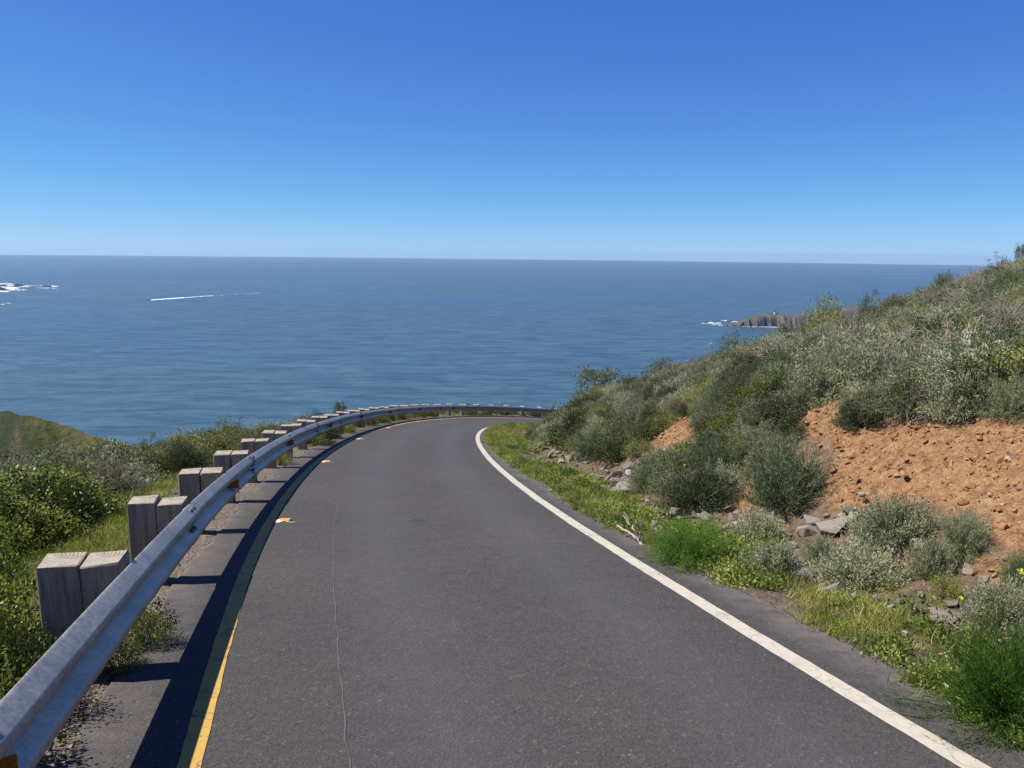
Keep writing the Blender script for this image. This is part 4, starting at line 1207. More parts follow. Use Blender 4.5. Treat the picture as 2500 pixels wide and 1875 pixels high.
# right verge
s, nn, x, y, z = verge(6200, -4, 50, 4.34, 7.1, 1.25)
re2 = right_edge(s)
dens = fnoise(x, y, 1.1, 81) + .5 * fnoise(x, y, 3.5, 82)
m = (nn > re2 + .03) & (dens > -.25 + .85 * sm(5.1, 6.2, nn)) & in_view(x, y, z) & clear_of_plants(x, y, .75) & ~is_red(x, y, z)
x, y, z, nn, s = x[m], y[m], z[m], nn[m], s[m]
kk = fnoise(x, y, .8, 83) + rng.normal(0, .35, len(x))
g = kk > -.30
n = g.sum()
scatter('verge_grass', protos('grass'), np.stack([x[g], y[g], z[g]], 1), rots(n, .15), scl3(rng.uniform(.32, .8, n)), 'yellow-green grass along the right verge of the road')
g = ~g; n = g.sum()
scatter('verge_weeds', protos('weed'), np.stack([x[g], y[g], z[g]], 1), rots(n, .12), scl3(rng.uniform(.6, 1.35, n)), 'leafy green weeds creeping over the right edge of the asphalt')
# a creeping fringe right at the asphalt
s = rng.uniform(-3, 46, 2000); nn = right_edge(s) + rng.uniform(-.05, .22, 2000); x, y = sn_xy(s, nn)
m = fnoise(s, s * 0, .7, 84) + .5 * fnoise(s, s * 0 + 3, 2.0, 85) > -.05
x, y, s = x[m], y[m], s[m]; z = ground(x, y) + .02; n = len(x)
scatter('edge_weeds', protos('weed') + protos('grass')[:2], np.stack([x, y, z], 1), rots(n, .1), scl3(rng.uniform(.45, .85, n)), 'low green weeds fringing the broken right edge of the asphalt')
# left verge: short green-yellow grass behind the posts, tufts under the beam
s, nn, x, y, z = verge(8000, -4, 30, -3.8, -.12, 1.1)
dens = fnoise(x, y, .9, 86) + .4 * fnoise(x, y, 3.2, 87)
thr = -.25 + 1.0 * sm(-.9, -.25, nn) - .5 * sm(-1.4, -2.2, nn) if False else np.where(nn < -.95, -.75, -.1 + .9 * sm(-.95, -.25, nn))
m = (dens > thr) & in_view(x, y, z) & clear_of_plants(x, y, .7)
n = m.sum()
scatter('left_verge_grass', protos('grass') + protos('weed')[:1], np.stack([x[m], y[m], z[m]], 1), rots(n, .2), scl3(rng.uniform(.35, .85, n)), 'short yellow-green grass behind the guardrail posts')
s, nn, x, y, z = verge(900, 14, 58, -1.3, .0)
m = (fnoise(x, y, .9, 88) + rng.normal(0, .3, len(x)) > -.25)
n = m.sum()
scatter('rail_foot_plants', protos('weed') + protos('grass')[:1] + protos('leafy')[:1], np.stack([x[m], y[m], z[m]], 1), rots(n, .15), scl3(rng.uniform(.3, .75, n)), 'weeds and small shrubs under the far part of the guardrail')

# ------------------------------------------------------------------ stones
def stone_material(name, stops, spec=.25):
    m, nt, b = mat(name, .9, spec=spec)
    oi = nt.nodes.new('ShaderNodeObjectInfo'); v = coords(nt, 'World')
    f = math_n(nt, 'ADD', math_n(nt, 'MULTIPLY', oi.outputs['Random'], .6), math_n(nt, 'MULTIPLY', noise_t(nt, v, 12, 5, .75), .5))
    c = ramp(nt, f, stops)
    n2 = noise_t(nt, v, 50, 4, .7)
    c = mix(nt, .6, c, ramp(nt, n2, [(.3, (.65, .63, .6)), (.55, (1, 1, 1)), (.75, (1.25, 1.22, 1.18))]), 'MULTIPLY')
    nt.links.new(c, b.inputs['Base Color'])
    bump(nt, b, n2, .6, .01)
    return m
M_ROCK = stone_material('grey_rock', [(.15, (.13, .105, .085)), (.4, (.20, .165, .14)), (.65, (.26, .225, .19)), (.9, (.33, .26, .21))])
M_PALE = stone_material('pale_rock', [(.2, (.32, .29, .24)), (.8, (.44, .40, .35))])
M_SCREE = stone_material('rust_stone', [(.10, (.16, .065, .025)), (.35, (.30, .14, .055)), (.55, (.38, .19, .08)), (.72, (.42, .28, .15)), (.86, (.22, .12, .08)), (.97, (.50, .42, .30))])
def hull_mesh(name, seed, m, n=15, fl=(1, .8, .55)):
    r_ = random.Random(seed); bm = bmesh.new()
    for _ in range(n):
        v = Vector((r_.gauss(0, 1), r_.gauss(0, 1), r_.gauss(0, 1))).normalized() * r_.uniform(.85, 1.05)
        bm.verts.new((v.x * fl[0], v.y * fl[1], v.z * fl[2]))
    res = bmesh.ops.convex_hull(bm, input=bm.verts)
    junk = [g_ for g_ in res['geom_interior'] if isinstance(g_, bmesh.types.BMVert)]
    if junk: bmesh.ops.delete(bm, geom=junk, context='VERTS')
    bmesh.ops.bevel(bm, geom=bm.edges[:], offset=.05, segments=1, affect='EDGES', clamp_overlap=True)
    return bm_mesh(name, bm, m)
ROCKM = [hull_mesh('rock', 200 + i, M_ROCK, 13 + i % 4, (1, .75 + .05 * (i % 4), .45 + .08 * (i % 3))) for i in range(9)]
PALEM = [hull_mesh('rock', 240 + i, M_PALE, 13, (1, .8, .6)) for i in range(2)]
SCRM = [bpy.data.objects.new('stone_source', hull_mesh('scree_stone', 260 + i, M_SCREE, 10 + i % 4, (1, .8, .5 + .1 * (i % 3)))) for i in range(6)]
GRVM = [bpy.data.objects.new('stone_source', hull_mesh('gravel_stone', 280 + i, M_ROCK, 9, (1, .8, .6))) for i in range(3)]

ordw = ['leftmost', 'second from the left', 'third from the left', 'fourth from the left', 'fifth from the left', 'sixth from the left', 'seventh from the left', 'eighth from the left', 'ninth from the left', 'tenth from the left'] + [w + ' from the left' for w in ('eleventh', 'twelfth', 'thirteenth', 'fourteenth', 'fifteenth', 'sixteenth', 'seventeenth', 'eighteenth', 'nineteenth')]
for zone in (A, B_, C_, D2, E_, F_):
    zr = sorted([r for r in ROCKS if r[4] == zone])
    for k, (u, v, w, pale_, zn) in enumerate(zr):
        c = cast(u, v)
        if c is None: continue
        d = float(proj([c])[2][0]); r_ = random.Random(int(u * 7 + v)); rad_ = w * d / FPX / 2 * 1.3
        me_ = PALEM[k % 2] if pale_ else ROCKM[int(u * 3 + v) % 9]
        o = ob('rock', me_, None, (c[0], c[1], c[2] + rad_ * .25))
        flat = .55 if w > 70 else 1.0
        o.scale = (rad_ * 1.1, rad_ * 1.1, rad_ * r_.uniform(1.0, 1.35) * flat); o.rotation_euler = (r_.uniform(-.35, .35), r_.uniform(-.35, .35), r_.uniform(0, 6.28))
        size = 'large' if w > 36 else 'medium' if w > 20 else 'small'
        tone = 'pale' if pale_ else 'grey-brown'
        tag(o, f'{size} {tone} rock, {ordw[k]} {zn}', 'rock', 'angular rocks along the right verge')
for k, (u, v, w, me_, lb) in enumerate([(2104, 1211, 24, PALEM[0], 'pale white stone on the lower left of the rust scarp'), (2208, 1160, 34, SCRM[0].data, 'pinkish flat stone in the middle of the rust scarp'),
     (2464, 1126, 28, PALEM[1], 'pale flat stone high on the rust scarp near the right edge'), (2255, 1088, 14, SCRM[1].data, 'upright ochre stone near the top of the rust scarp'),
     (2278, 1103, 13, SCRM[2].data, 'rounded yellowish stone near the top of the rust scarp'), (2414, 1208, 12, PALEM[0], 'small white stone on the lower right of the rust scarp'), (2410, 1286, 14, PALEM[1], 'bright white stone at the foot of the scarp near the right edge')]):
    c = cast(u, v); d = float(proj([c])[2][0]); rad_ = w * d / FPX / 2
    o = ob('stone', me_, None, (c[0], c[1], c[2] + rad_ * .3)); o.scale = (rad_, rad_, rad_); o.rotation_euler = (.3 * k, .2, k)
    tag(o, lb, 'stone', 'loose stones on the rust scarp')

# loose scree on the scarp and red dirt
X = rng.uniform(1, 22, 150000); Y = rng.uniform(3, 22, 150000)
Z = ground(X, Y); m = is_red(X, Y, Z) & in_view(X, Y, Z, 100, 60)
X, Y, Z = X[m][:38000], Y[m][:38000], Z[m][:38000]; n = len(X)
# follow the displaced surface
rd = np.ones(n); _, nn, _ = SN(X, Y)
Z = Z + (fnoise(X, Y, 1.3, 30) * .10 + fnoise(X, Y, 2.6, 31) * .075 + fnoise(X, Y, 5.5, 32) * .05) * sm(6.2, 7.2, nn)
sz = .008 + .016 * rng.random(n) ** 2 + .05 * rng.random(n) ** 12
scatter('scree', SCRM, np.stack([X, Y, Z + sz * .1], 1), rots(n, .6), scl3(sz, .75, 1.25), 'loose rust and ochre stones covering the bare scarp')
s, nn, x, y, z = verge(6500, -3, 40, 4.6, 8.2, 1.2)
m = in_view(x, y, z) & (fnoise(x, y, 1.2, 91) > -.35) & ~is_red(x, y, z)
x, y, z = x[m], y[m], z[m]; n = len(x); sz = .008 + .014 * rng.random(n) ** 1.5 + .05 * rng.random(n) ** 9
scatter('ditch_gravel', SCRM[:3] + GRVM[:2], np.stack([x, y, z + sz * .1], 1), rots(n, .6), scl3(sz, .75, 1.3), 'mixed small stones lying in the ditch along the right verge')
s, nn, x, y, z = verge(1500, -2, 38, 5.2, 7.3, 1.1)
m = in_view(x, y, z) & (fnoise(x, y, .8, 92) > -.3) & ~is_red(x, y, z)
x, y, z = x[m], y[m], z[m]; n = len(x); sz = .03 + .11 * rng.random(n) ** 2.4
scatter('ditch_stones', GRVM, np.stack([x, y, z + sz * .2], 1), rots(n, .5), scl3(sz, .7, 1.3), 'fist sized grey stones strewn along the ditch on the right')
s, nn, x, y, z = verge(9000, -4, 34, -.85, .16, 1.3)
m = in_view(x, y, z)
x, y, z = x[m], y[m], z[m]; n = len(x); sz = .005 + .007 * rng.random(n) ** 1.5 + .02 * rng.random(n) ** 20
scatter('shoulder_gravel', SCRM[:1] + GRVM, np.stack([x, y, z + sz * .15], 1), rots(n, .6), scl3(sz, .75, 1.3), 'fine gravel on the strip of dirt under the guardrail')
s = rng.uniform(-3, 30, 260); nn = np.where(rng.random(260) < .6, rng.uniform(.15, .6, 260), rng.uniform(3.9, 4.3, 260))
x, y = sn_xy(s, nn); z = rz(s, nn); sz = rng.uniform(.003, .010, 260)
scatter('road_grit', GRVM, np.stack([x, y, z + sz * .3], 1), rots(260, .6), scl3(sz), 'scattered grit and pebbles along the edges of the asphalt')

# ------------------------------------------------------------------ dead wood
def wood_piece(name, label, cat, lines, m):
    """lines: list of (list of (u, v, t), r0, r1): limbs as 3-D tubes; the first is the main limb"""
    base = at_y(*lines[0][0][-1]); e = empty(name, tuple(base)); tag(e, label, cat)
    for k, (pts, r0, r1) in enumerate(lines):
        P = np.array([at_y(*p) for p in pts]); t = np.linspace(0, 1, len(P)); tq = np.linspace(0, 1, len(P) * 3)
        Q = np.stack([np.interp(tq, t, P[:, c]) for c in range(3)], 1)
        Q[1:-1] += np.random.default_rng(k + 5).normal(0, .006, Q[1:-1].shape)
        V, F = tube(Q - base, np.linspace(r0, r1, len(Q)), 6)
        ob('limb' if k == 0 else 'twig', mesh_np(name, V, F, m, True), e)
c = cast(1565, 1338); t0 = math.hypot(c[0], c[1])
def z4(u, v, dt=0): return (u / 3.16 + 1150, v / 3.16 + 850, t0 + dt)
wood_piece('dead_branch', 'bleached white dead branch lying on the verge left of the fennel', 'branch', [
  ([z4(1120, 1335, .5), z4(1132, 1372, .48), z4(1190, 1400, .35), z4(1250, 1440, .25), z4(1310, 1490, .1), z4(1335, 1530, 0)], .008, .019),
  ([z4(1310, 1490, .1), z4(1255, 1400, .1), z4(1240, 1370, .15), z4(1215, 1320, .15), z4(1180, 1262, .2)], .013, .004),
  ([z4(1240, 1370, .15), z4(1205, 1340, .2), z4(1195, 1300, .25), z4(1170, 1290, .3)], .009, .003),
  ([z4(1300, 1480, .1), z4(1308, 1420, .05), z4(1300, 1385, 0), z4(1272, 1350, -.02), z4(1270, 1330, 0)], .010, .003),
  ([z4(1300, 1385, 0), z4(1312, 1350, -.04), z4(1290, 1320, 0)], .006, .002),
  ([z4(1245, 1440, .25), z4(1200, 1440, .2), z4(1165, 1430, .2)], .007, .003),
  ([z4(1285, 1470, .15), z4(1240, 1475, .1), z4(1200, 1465, .1)], .006, .002)], M_DEAD)
c = cast(1895, 1312); t0 = math.hypot(c[0], c[1])
def z5(u, v, dt=0): return (u / 3.16 + 1800, v / 3.16 + 900, t0 + dt)
wood_piece('fallen_branch', 'thin grey fallen branch propped over the rocks left of the flat slab', 'branch', [
  ([z5(545, 1085, .35), z5(470, 1170, .3), z5(400, 1230, .2), z5(300, 1285, .1), z5(150, 1320, 0), z5(-20, 1358, -.1)], .004, .013),
  ([z5(310, 1362, -.2), z5(400, 1300, -.1), z5(430, 1262, 0)], .007, .003),
  ([z5(430, 1270, 0), z5(560, 1215, .1), z5(555, 1150, .15)], .006, .002)], M_TWIG)
c = cast(2300, 1545); t0 = math.hypot(c[0], c[1])
def z6(u, v, dt=0): return (u / 3.16 + 1800, v / 3.16 + 1350, t0 + dt)
wood_piece('fallen_twig', 'curved bare twig lying over the dirt above the near fennel', 'twig', [
  ([z6(1330, 420, .3), z6(1440, 445, .2), z6(1560, 470, .1), z6(1660, 545, 0), z6(1740, 600, -.1)], .003, .008),
  ([z6(1430, 545, 0), z6(1560, 575, -.05), z6(1700, 600, -.1)], .006, .004)], M_TWIG)

# ------------------------------------------------------------------ yellow flowers
fl_lab = ['yellow flower left in the lower pair among the weeds', 'yellow flower right of the lower pair among the dark weeds', 'yellow flower in the upper group, leftmost', 'yellow flower in the upper group, right beside the leftmost',
          'single yellow flower below the small ochre patch', 'single yellow flower farther right below the pale bare shrub', 'single yellow flower between the upper group and the broad dark sagebrush', 'brightest yellow flower at the right edge above the near fennel', 'single yellow flower on the near verge above the large flat rock']
for (u, v, w), lb in zip([(1632.6, 1163, 8), (1647, 1165, 6), (1634, 1127, 6), (1641, 1125, 6), (1658, 1098, 5), (1716, 1098, 5), (1670.6, 1136, 5), (2493, 1398, 18), (2346, 1460, 9)], fl_lab):
    c = cast(u, v + 14); d = float(proj([c])[2][0]); r = w * d / FPX / 2
    top = at_y(u, v, math.hypot(c[0], c[1]) - .25)
    e = empty('yellow_flower', tuple(top)); tag(e, lb, 'flower', 'yellow flowers among the scrub')
    V = []; Fc = []
    for k in range(5):
        a = k * 1.2566; b0 = len(V)
        V += [(0, 0, 0), (math.cos(a - .45) * r, math.sin(a - .45) * r, r * .5), (math.cos(a) * r * 1.25, math.sin(a) * r * 1.25, r * .35), (math.cos(a + .45) * r, math.sin(a + .45) * r, r * .5)]
        Fc.append((b0, b0 + 1, b0 + 2, b0 + 3))
    o = ob('petals', mesh_np('petals', V, Fc, M_YFLOW), e); o.rotation_euler = (.5, 0, 0)
    g0 = float(ground(top[0], top[1])[0])
    V, F = tube([(0, 0, 0), (.01, 0, (g0 - top[2]) * .5), (0, 0.01, g0 - top[2])], [.0025, .003, .003], 4)
    ob('stem', mesh_np('flower_stem', V, F, M_WEED), e)

# ------------------------------------------------------------------ far green slope at left
M_FAR, nt, b = mat('far_grass_slope', .95, spec=.15)
v = coords(nt, 'World')
n1 = noise_t(nt, v, .06, 5, .65); n2 = noise_t(nt, v, .5, 5, .7)
c = ramp(nt, n1, [(.35, (.04, .052, .016)), (.48, (.072, .078, .022)), (.58, (.13, .105, .035)), (.7, (.15, .11, .045))])
c = mix(nt, .75, c, ramp(nt, n2, [(.35, (.45, .5, .42)), (.5, (1, 1, 1)), (.7, (1.25, 1.2, 1.1))]), 'MULTIPLY')
c = mix(nt, attr(nt, 'scrub'), c, (.04, .055, .025))
c = mix(nt, attr(nt, 'path'), c, (.22, .155, .095))
nt.links.new(c, b.inputs['Base Color']); bump(nt, b, n2, 1.0, 1.2)
ridge = [(-700, 860, 330), (-350, 925, 300), (-120, 975, 270), (0, 1001, 255), (60, 1015, 248), (110, 1027, 242), (140, 1032, 240), (180, 1047, 235), (250, 1070, 225), (330, 1100, 215), (420, 1140, 205), (560, 1200, 195), (800, 1300, 190)]
R_ = np.array([at_y(*q) for q in ridge]); tq = np.linspace(0, 1, 420); tr = np.linspace(0, 1, len(R_))
Rr = np.stack([np.interp(tq, tr, R_[:, k]) for k in range(3)], 1)
rows = []
offs = np.r_[-70, -45, -25, -12, -5, 0, 3, 8, 14, 22, 30, 40, 52, 66, 85]
for o_ in offs:
    Q = Rr.copy(); d = Q[:, :2] / np.linalg.norm(Q[:, :2], axis=1)[:, None]
    Q[:, 0] -= d[:, 0] * o_; Q[:, 1] -= d[:, 1] * o_
    Q[:, 2] -= (abs(o_) * (.75 if o_ > 0 else .9) - 1.5 * (1 - math.exp(-abs(o_) / 6)))
    Q[:, 2] += fnoise(Q[:, 0], Q[:, 1], .05, 95) * 3.0 * min(1, abs(o_) / 15) + fnoise(Q[:, 0], Q[:, 1], .3, 96) * .5
    rows.append(Q)
skirt = rows[0].copy(); skirt[:, 2] = -4
skirt2 = rows[-1].copy(); skirt2[:, 2] = -4
rows = [skirt] + rows + [skirt2]
V = np.vstack(rows)
me = mesh_np('far_slope', V, grid_faces(len(rows), 420), M_FAR, True)
u_, v_, d_ = proj(V)
set_attr(me, 'scrub', np.clip((sm(75, 20, u_ - (v_ - 1015) * .3) * (fnoise(V[:, 0], V[:, 1], .06, 97) * .8 + .5)), 0, 1))
pth = np.interp(v_, [1055, 1070, 1085], [52, 40, 33])
set_attr(me, 'path', np.exp(-((u_ - pth) / 8.0) ** 2) * sm(1050, 1058, v_) * .5)
tag(ob('coastal_hill', me), 'green and tan grassy coastal hill beyond the left verge', kind='structure')

# ------------------------------------------------------------------ headland with lighthouse
M_CLIFF, nt, b = mat('cliff_rock', .95, spec=.15)
v = coords(nt, 'World'); n1 = noise_t(nt, v, .035, 5, .7); n2 = noise_t(nt, coords(nt, 'World', (1, 1, .3)), .2, 4, .7)
cl = ramp(nt, n1, [(.3, (.075, .068, .065)), (.5, (.13, .115, .105)), (.7, (.20, .165, .145))])
cl = mix(nt, .6, cl, ramp(nt, n2, [(.3, (.55, .55, .58)), (.55, (1, 1, 1)), (.75, (1.2, 1.15, 1.1))]), 'MULTIPLY')
c = mix(nt, attr(nt, 'turf'), cl, ramp(nt, n1, [(.3, (.05, .075, .04)), (.7, (.11, .12, .06))]))
nt.links.new(c, b.inputs['Base Color']); bump(nt, b, n2, 1.0, 4)
w0 = sea_at(1777, 797); w1 = sea_at(2110, 800)
prof_u = [0, .02, .06, .10, .15, .22, .30, .38, .46, .53, .56, .60, .66, .72, .80, .90, 1.0]
prof_h = [2, 7, 9, 12, 20, 27, 33, 33, 31.5, 31, 34, 34.5, 32, 38, 46, 52, 64]
nu = 190; tu = np.linspace(0, 1, nu); H = np.interp(tu, prof_u, prof_h)
base = w0[:2] + (w1 - w0)[:2] * tu[:, None]
along = (w1 - w0)[:2]; along /= np.linalg.norm(along); back = np.array([-along[1], along[0]])
if back[1] < 0: back = -back
wd = 30 + 90 * sm(0, .35, tu)
wr = [-.06, 0, .02, .05, .09, .14, .2, .3, .42, .55, .68, .8, .9, 1.0]; hr = [-.15, .03, .18, .42, .68, .88, .97, 1.0, 1.02, .98, .85, .5, .12, -.1]
V = []; turf = []
for a, hh_ in zip(wr, hr):
    off = a * wd + (fnoise(tu * 34, tu * 0, 1, 98) * 9 + fnoise(tu * 90, tu * 0, 1, 99) * 3.5) * (1 if a < .25 else .3) * (1.3 - hh_ if a < .3 else .5)
    xy = base + back * off[:, None]
    z = H * hh_ + (fnoise(xy[:, 0], xy[:, 1], .06, 100) * 1.6 if .1 < hh_ < 1.1 and a > .03 else 0)
    V.append(np.stack([xy[:, 0], xy[:, 1], z], 1)); turf.append(np.clip(sm(.17, .28, a) + np.zeros(nu) + (fnoise(tu * 40, tu * 0 + a * 9, 1, 101) * .5 if .08 < a < .3 else 0) - (.6 if a < .1 else 0), 0, 1))
me = mesh_np('headland', np.vstack(V), grid_faces(len(wr), nu), M_CLIFF, False); set_attr(me, 'turf', np.concatenate(turf))
tag(ob('headland', me), 'brown sea cliff headland with green top jutting into the ocean', kind='structure')
def head_pt(t, a):
    i = t * (nu - 1); i0_ = int(i); P_ = np.vstack(V).reshape(len(wr), nu, 3); k = np.interp(a, wr, np.arange(len(wr))); k0 = int(k)
    return P_[k0, i0_] * (1 - (k - k0)) + P_[min(k0 + 1, len(wr) - 1), i0_] * (k - k0)

M_WHITEB, nt, b = mat('white_render', .7, (.74, .72, .68)); M_ROOFR, nt, b = mat('red_brown_roof', .8, (.28, .12, .08)); M_LANT, nt, b = mat('dark_lantern', .4, (.05, .05, .06))
def cyl_bm(bm, c, r, h, seg=12, r2=None):
    r_ = bmesh.ops.create_cone(bm, cap_ends=True, segments=seg, radius1=r, radius2=r if r2 is None else r2, depth=h)
    for v_ in r_['verts']: v_.co += Vector(c)
lp = head_pt(.372, .30)
e = empty('lighthouse', (float(lp[0]), float(lp[1]), float(lp[2]) - 1)); tag(e, 'small white lighthouse with dark lantern room on the tip of the headland', 'lighthouse')
bm = bmesh.new(); cyl_bm(bm, (0, 0, 4.5), 3.0, 9, 8, 2.6); ob('tower', bm_mesh('tower', bm, M_WHITEB), e)
bm = bmesh.new(); cyl_bm(bm, (0, 0, 9.2), 3.3, .5, 8); ob('gallery', bm_mesh('gallery', bm, M_LANT), e)
bm = bmesh.new(); cyl_bm(bm, (0, 0, 11.0), 1.6, 3.2, 8); ob('lantern_room', bm_mesh('lantern_room', bm, M_LANT), e)
bm = bmesh.new(); cyl_bm(bm, (0, 0, 13.3), 1.9, 1.6, 8, .15); ob('lantern_roof', bm_mesh('lantern_roof', bm, M_LANT), e)
bm = bmesh.new(); box_bm(bm, (5.5, 1, 2.6), (8, 6, 5.2)); ob('keepers_room', bm_mesh('keepers_room', bm, M_WHITEB), e)
bm = bmesh.new(); box_bm(bm, (5.5, 1, 5.6), (8.6, 6.6, 1.0)); ob('roof', bm_mesh('roof', bm, M_ROOFR), e)
wl = head_pt(.395, .26)
P0, P1 = head_pt(.39, .24), head_pt(.45, .20)
bm = bmesh.new(); dv_ = P1 - P0; L_ = float(np.linalg.norm(dv_[:2])); box_bm(bm, (L_ / 2, 0, 1.0), (L_, 1.0, 4.2)); box_bm(bm, (L_ / 2, 0, 3.4), (L_ + .4, 1.4, .4))
o = ob('stone_wall', bm_mesh('stone_wall', bm, M_WHITEB)); o.location = tuple(P0 + np.array([0, 0, 1.0])); o.rotation_euler = (0, math.asin(min(.5, max(-.5, float((P0[2] + 2 - P1[2]) / L_)))) * .5, math.atan2(dv_[1], dv_[0]))
tag(o, 'long white retaining wall beside the lighthouse on the headland', 'wall')
hp = head_pt(.585, .28)
e = empty('keepers_hut', (float(hp[0]), float(hp[1]), float(hp[2]) - .5), .2); tag(e, 'tiny white hut on the headland right of the lighthouse', 'hut')
bm = bmesh.new(); box_bm(bm, (0, 0, 1.6), (6.5, 4.5, 3.2)); ob('wall', bm_mesh('hut_wall', bm, M_WHITEB), e)
bm = bmesh.new(); box_bm(bm, (0, 0, 3.6), (7.2, 5.2, .8)); ob('roof', bm_mesh('hut_roof', bm, M_ROOFR), e)

# ------------------------------------------------------------------ sea rocks, surf
M_SROCK, nt, b = mat('wet_sea_rock', .8, spec=.3)
nt.links.new(ramp(nt, noise_t(nt, coords(nt, 'World'), .12, 5, .7), [(.35, (.05, .04, .042)), (.6, (.13, .105, .10)), (.75, (.19, .165, .15))]), b.inputs['Base Color'])
def lumpy(name, segs, amp, seed, sx, sy, sz, m):
    bm = bmesh.new(); bmesh.ops.create_icosphere(bm, subdivisions=segs, radius=1.0)
    for v_ in bm.verts:
        k = 1 + amp * noise.fractal(v_.co * 1.8 + Vector((seed, seed * .7, 0)), 1.0, 2.0, 4)
        v_.co = Vector((v_.co.x * sx * k, v_.co.y * sy * k, max(v_.co.z, -.3) * sz * k))
    return bm_mesh(name, bm, m)
def searock(u, v, wpx, hpx, lb, seed, nm='sea_rock'):
    p = sea_at(u, v); d = float(proj([p])[2][0]); k = d / FPX
    o = ob(nm, lumpy(nm, 3, .5, seed, wpx * k / 2, wpx * k / 3, hpx * k, M_SROCK), None, (p[0], p[1], 0)); tag(o, lb, 'rock', 'dark rocks standing in the sea'); return o
searock(7, 699, 12, 4.0, 'small humped sea rock left of the arched rock', 3)
searock(33, 699.5, 12, 2.2, 'low flat sea rock joining the left side of the arched rock', 4)
searock(-2, 709, 26, 8, 'dark jagged sea rock at the left edge of the view', 5)
searock(12, 708.5, 5, 1.6, 'tiny sea rock beside the jagged one at the left edge', 6)
searock(52, 708.5, 7, 1.2, 'tiny awash rock in the surf below the arched rock', 7)
# the arched rock
p = sea_at(46, 699); k = float(proj([p])[2][0]) / FPX
e = empty('arched_sea_rock', (p[0], p[1], 0)); tag(e, 'dark sea rock pierced by a small arch near the left edge', 'rock')
mb = MB()
a = np.linspace(-.15, 1.15, 12) * math.pi; ax_ = 3.4 * k
V, F = tube(np.stack([np.cos(a) * ax_ * .95 + 4.6 * k, a * 0, np.sin(a) * 4.6 * k - .2 * k], 1), np.interp(a, [0, 1.57, 3.14], [2.4 * k, 2.0 * k, 3.2 * k]) * (1 + .2 * np.sin(a * 7)), 7); mb.add(V, F)
ob('arch', mb.mesh('arch', [M_SROCK]), e)
ob('shoulder', lumpy('shoulder', 3, .45, 9, 7.5 * k, 5 * k, 6.4 * k, M_SROCK), e).location = (-3.0 * k, 0, 0)
p = sea_at(113, 700.5); k = float(proj([p])[2][0]) / FPX
e = empty('long_sea_rock', (p[0], p[1], 0)); tag(e, 'long low sea rock with three humps, right of the arched rock', 'rock')
ob('ledge', lumpy('ledge', 3, .3, 12, 16 * k, 5 * k, 1.6 * k, M_SROCK), e)
for dx, h_ in ((-7, 3.4), (1, 3.8), (9, 3.6)):
    o = ob('hump', lumpy('hump', 2, .5, dx + 20, 3.6 * k, 3 * k, h_ * k, M_SROCK), e); o.location = (dx * k, 0, .5 * k)
searock(1725, 788, 14, 4.2, 'dark isolated sea rock left of the headland', 14)
searock(1781, 784, 12, 2.6, 'dark rock in the surf behind the headland tip', 15)
searock(1790, 794, 18, 6.0, 'dark rock spur touching the headland tip', 16)
searock(1776, 793.5, 6, 2.0, 'small dark rock at the very tip of the headland', 17)

M_FOAM, nt, b = mat('white_foam', .9, (.82, .85, .86))
def foam(name, label, blobs, n, seed, zf=.5, sz=1.0):
    """surf as many small flat ragged patches; blobs (u, v, half width px, half height px)"""
    r = np.random.default_rng(seed); mb = MB(); wts = np.array([b_[2] * b_[3] for b_ in blobs]); wts = wts / wts.sum()
    ch = r.choice(len(blobs), n, p=wts)
    for i in ch:
        u, v, hw, hh_ = blobs[i]; a = r.uniform(0, 6.283); q = math.sqrt(r.uniform(0, 1))
        p = sea_at(u + math.cos(a) * q * hw, v + math.sin(a) * q * hh_, zf); k = math.hypot(p[0], p[1]) / FPX
        m_ = 7; an = np.linspace(0, 6.283, m_, endpoint=False) + r.uniform(0, 1)
        L = r.uniform(.5, 2.2) * k * sz; W = L * r.uniform(.8, 3.5)
        rad_ = 1 + .35 * r.uniform(-1, 1, m_)
        Vv = np.vstack([[p], np.stack([p[0] + np.cos(an) * L * rad_, p[1] + np.sin(an) * W * rad_, np.full(m_, zf * .4)], 1)]); Vv[0, 2] = zf + r.uniform(0, .3)
        mb.add(Vv, np.array([(0, 1 + j, 1 + (j + 1) % m_) for j in range(m_)]))
    return tag(ob(name, mb.mesh(name, [M_FOAM])), label, None, None, 'stuff')
foam('left_surf', 'white surf around the sea rocks at the left edge', [(5, 692.5, 26, 1.2), (15, 703, 34, 3.6), (0, 711, 24, 2.0), (28, 696, 14, 1.5), (44, 707.5, 22, 1.2), (75, 697.5, 20, .6), (100, 697.2, 5, .8), (132, 698.5, 9, 1.2), (134, 703.5, 5, .8), (108, 703, 18, .5), (60, 699.5, 14, .8), (3, 742.6, 6, .6), (22, 740, 6, .5)], 900, 3, .6)
foam('headland_surf', 'white surf breaking along the foot of the headland', [(1772, 782.5, 12, .9), (1792, 785, 10, 1.2), (1735, 787, 7, 1.4), (1756, 788.5, 8, .8), (1748, 792.5, 10, .7), (1760, 793.5, 6, 1.0), (1800, 796.3, 12, .4), (1815, 797, 12, .5), (1845, 797.6, 25, .4), (1880, 797.9, 12, .5), (1905, 798.5, 30, .5), (1735, 789, 26, .5)], 420, 4, .5, .7)
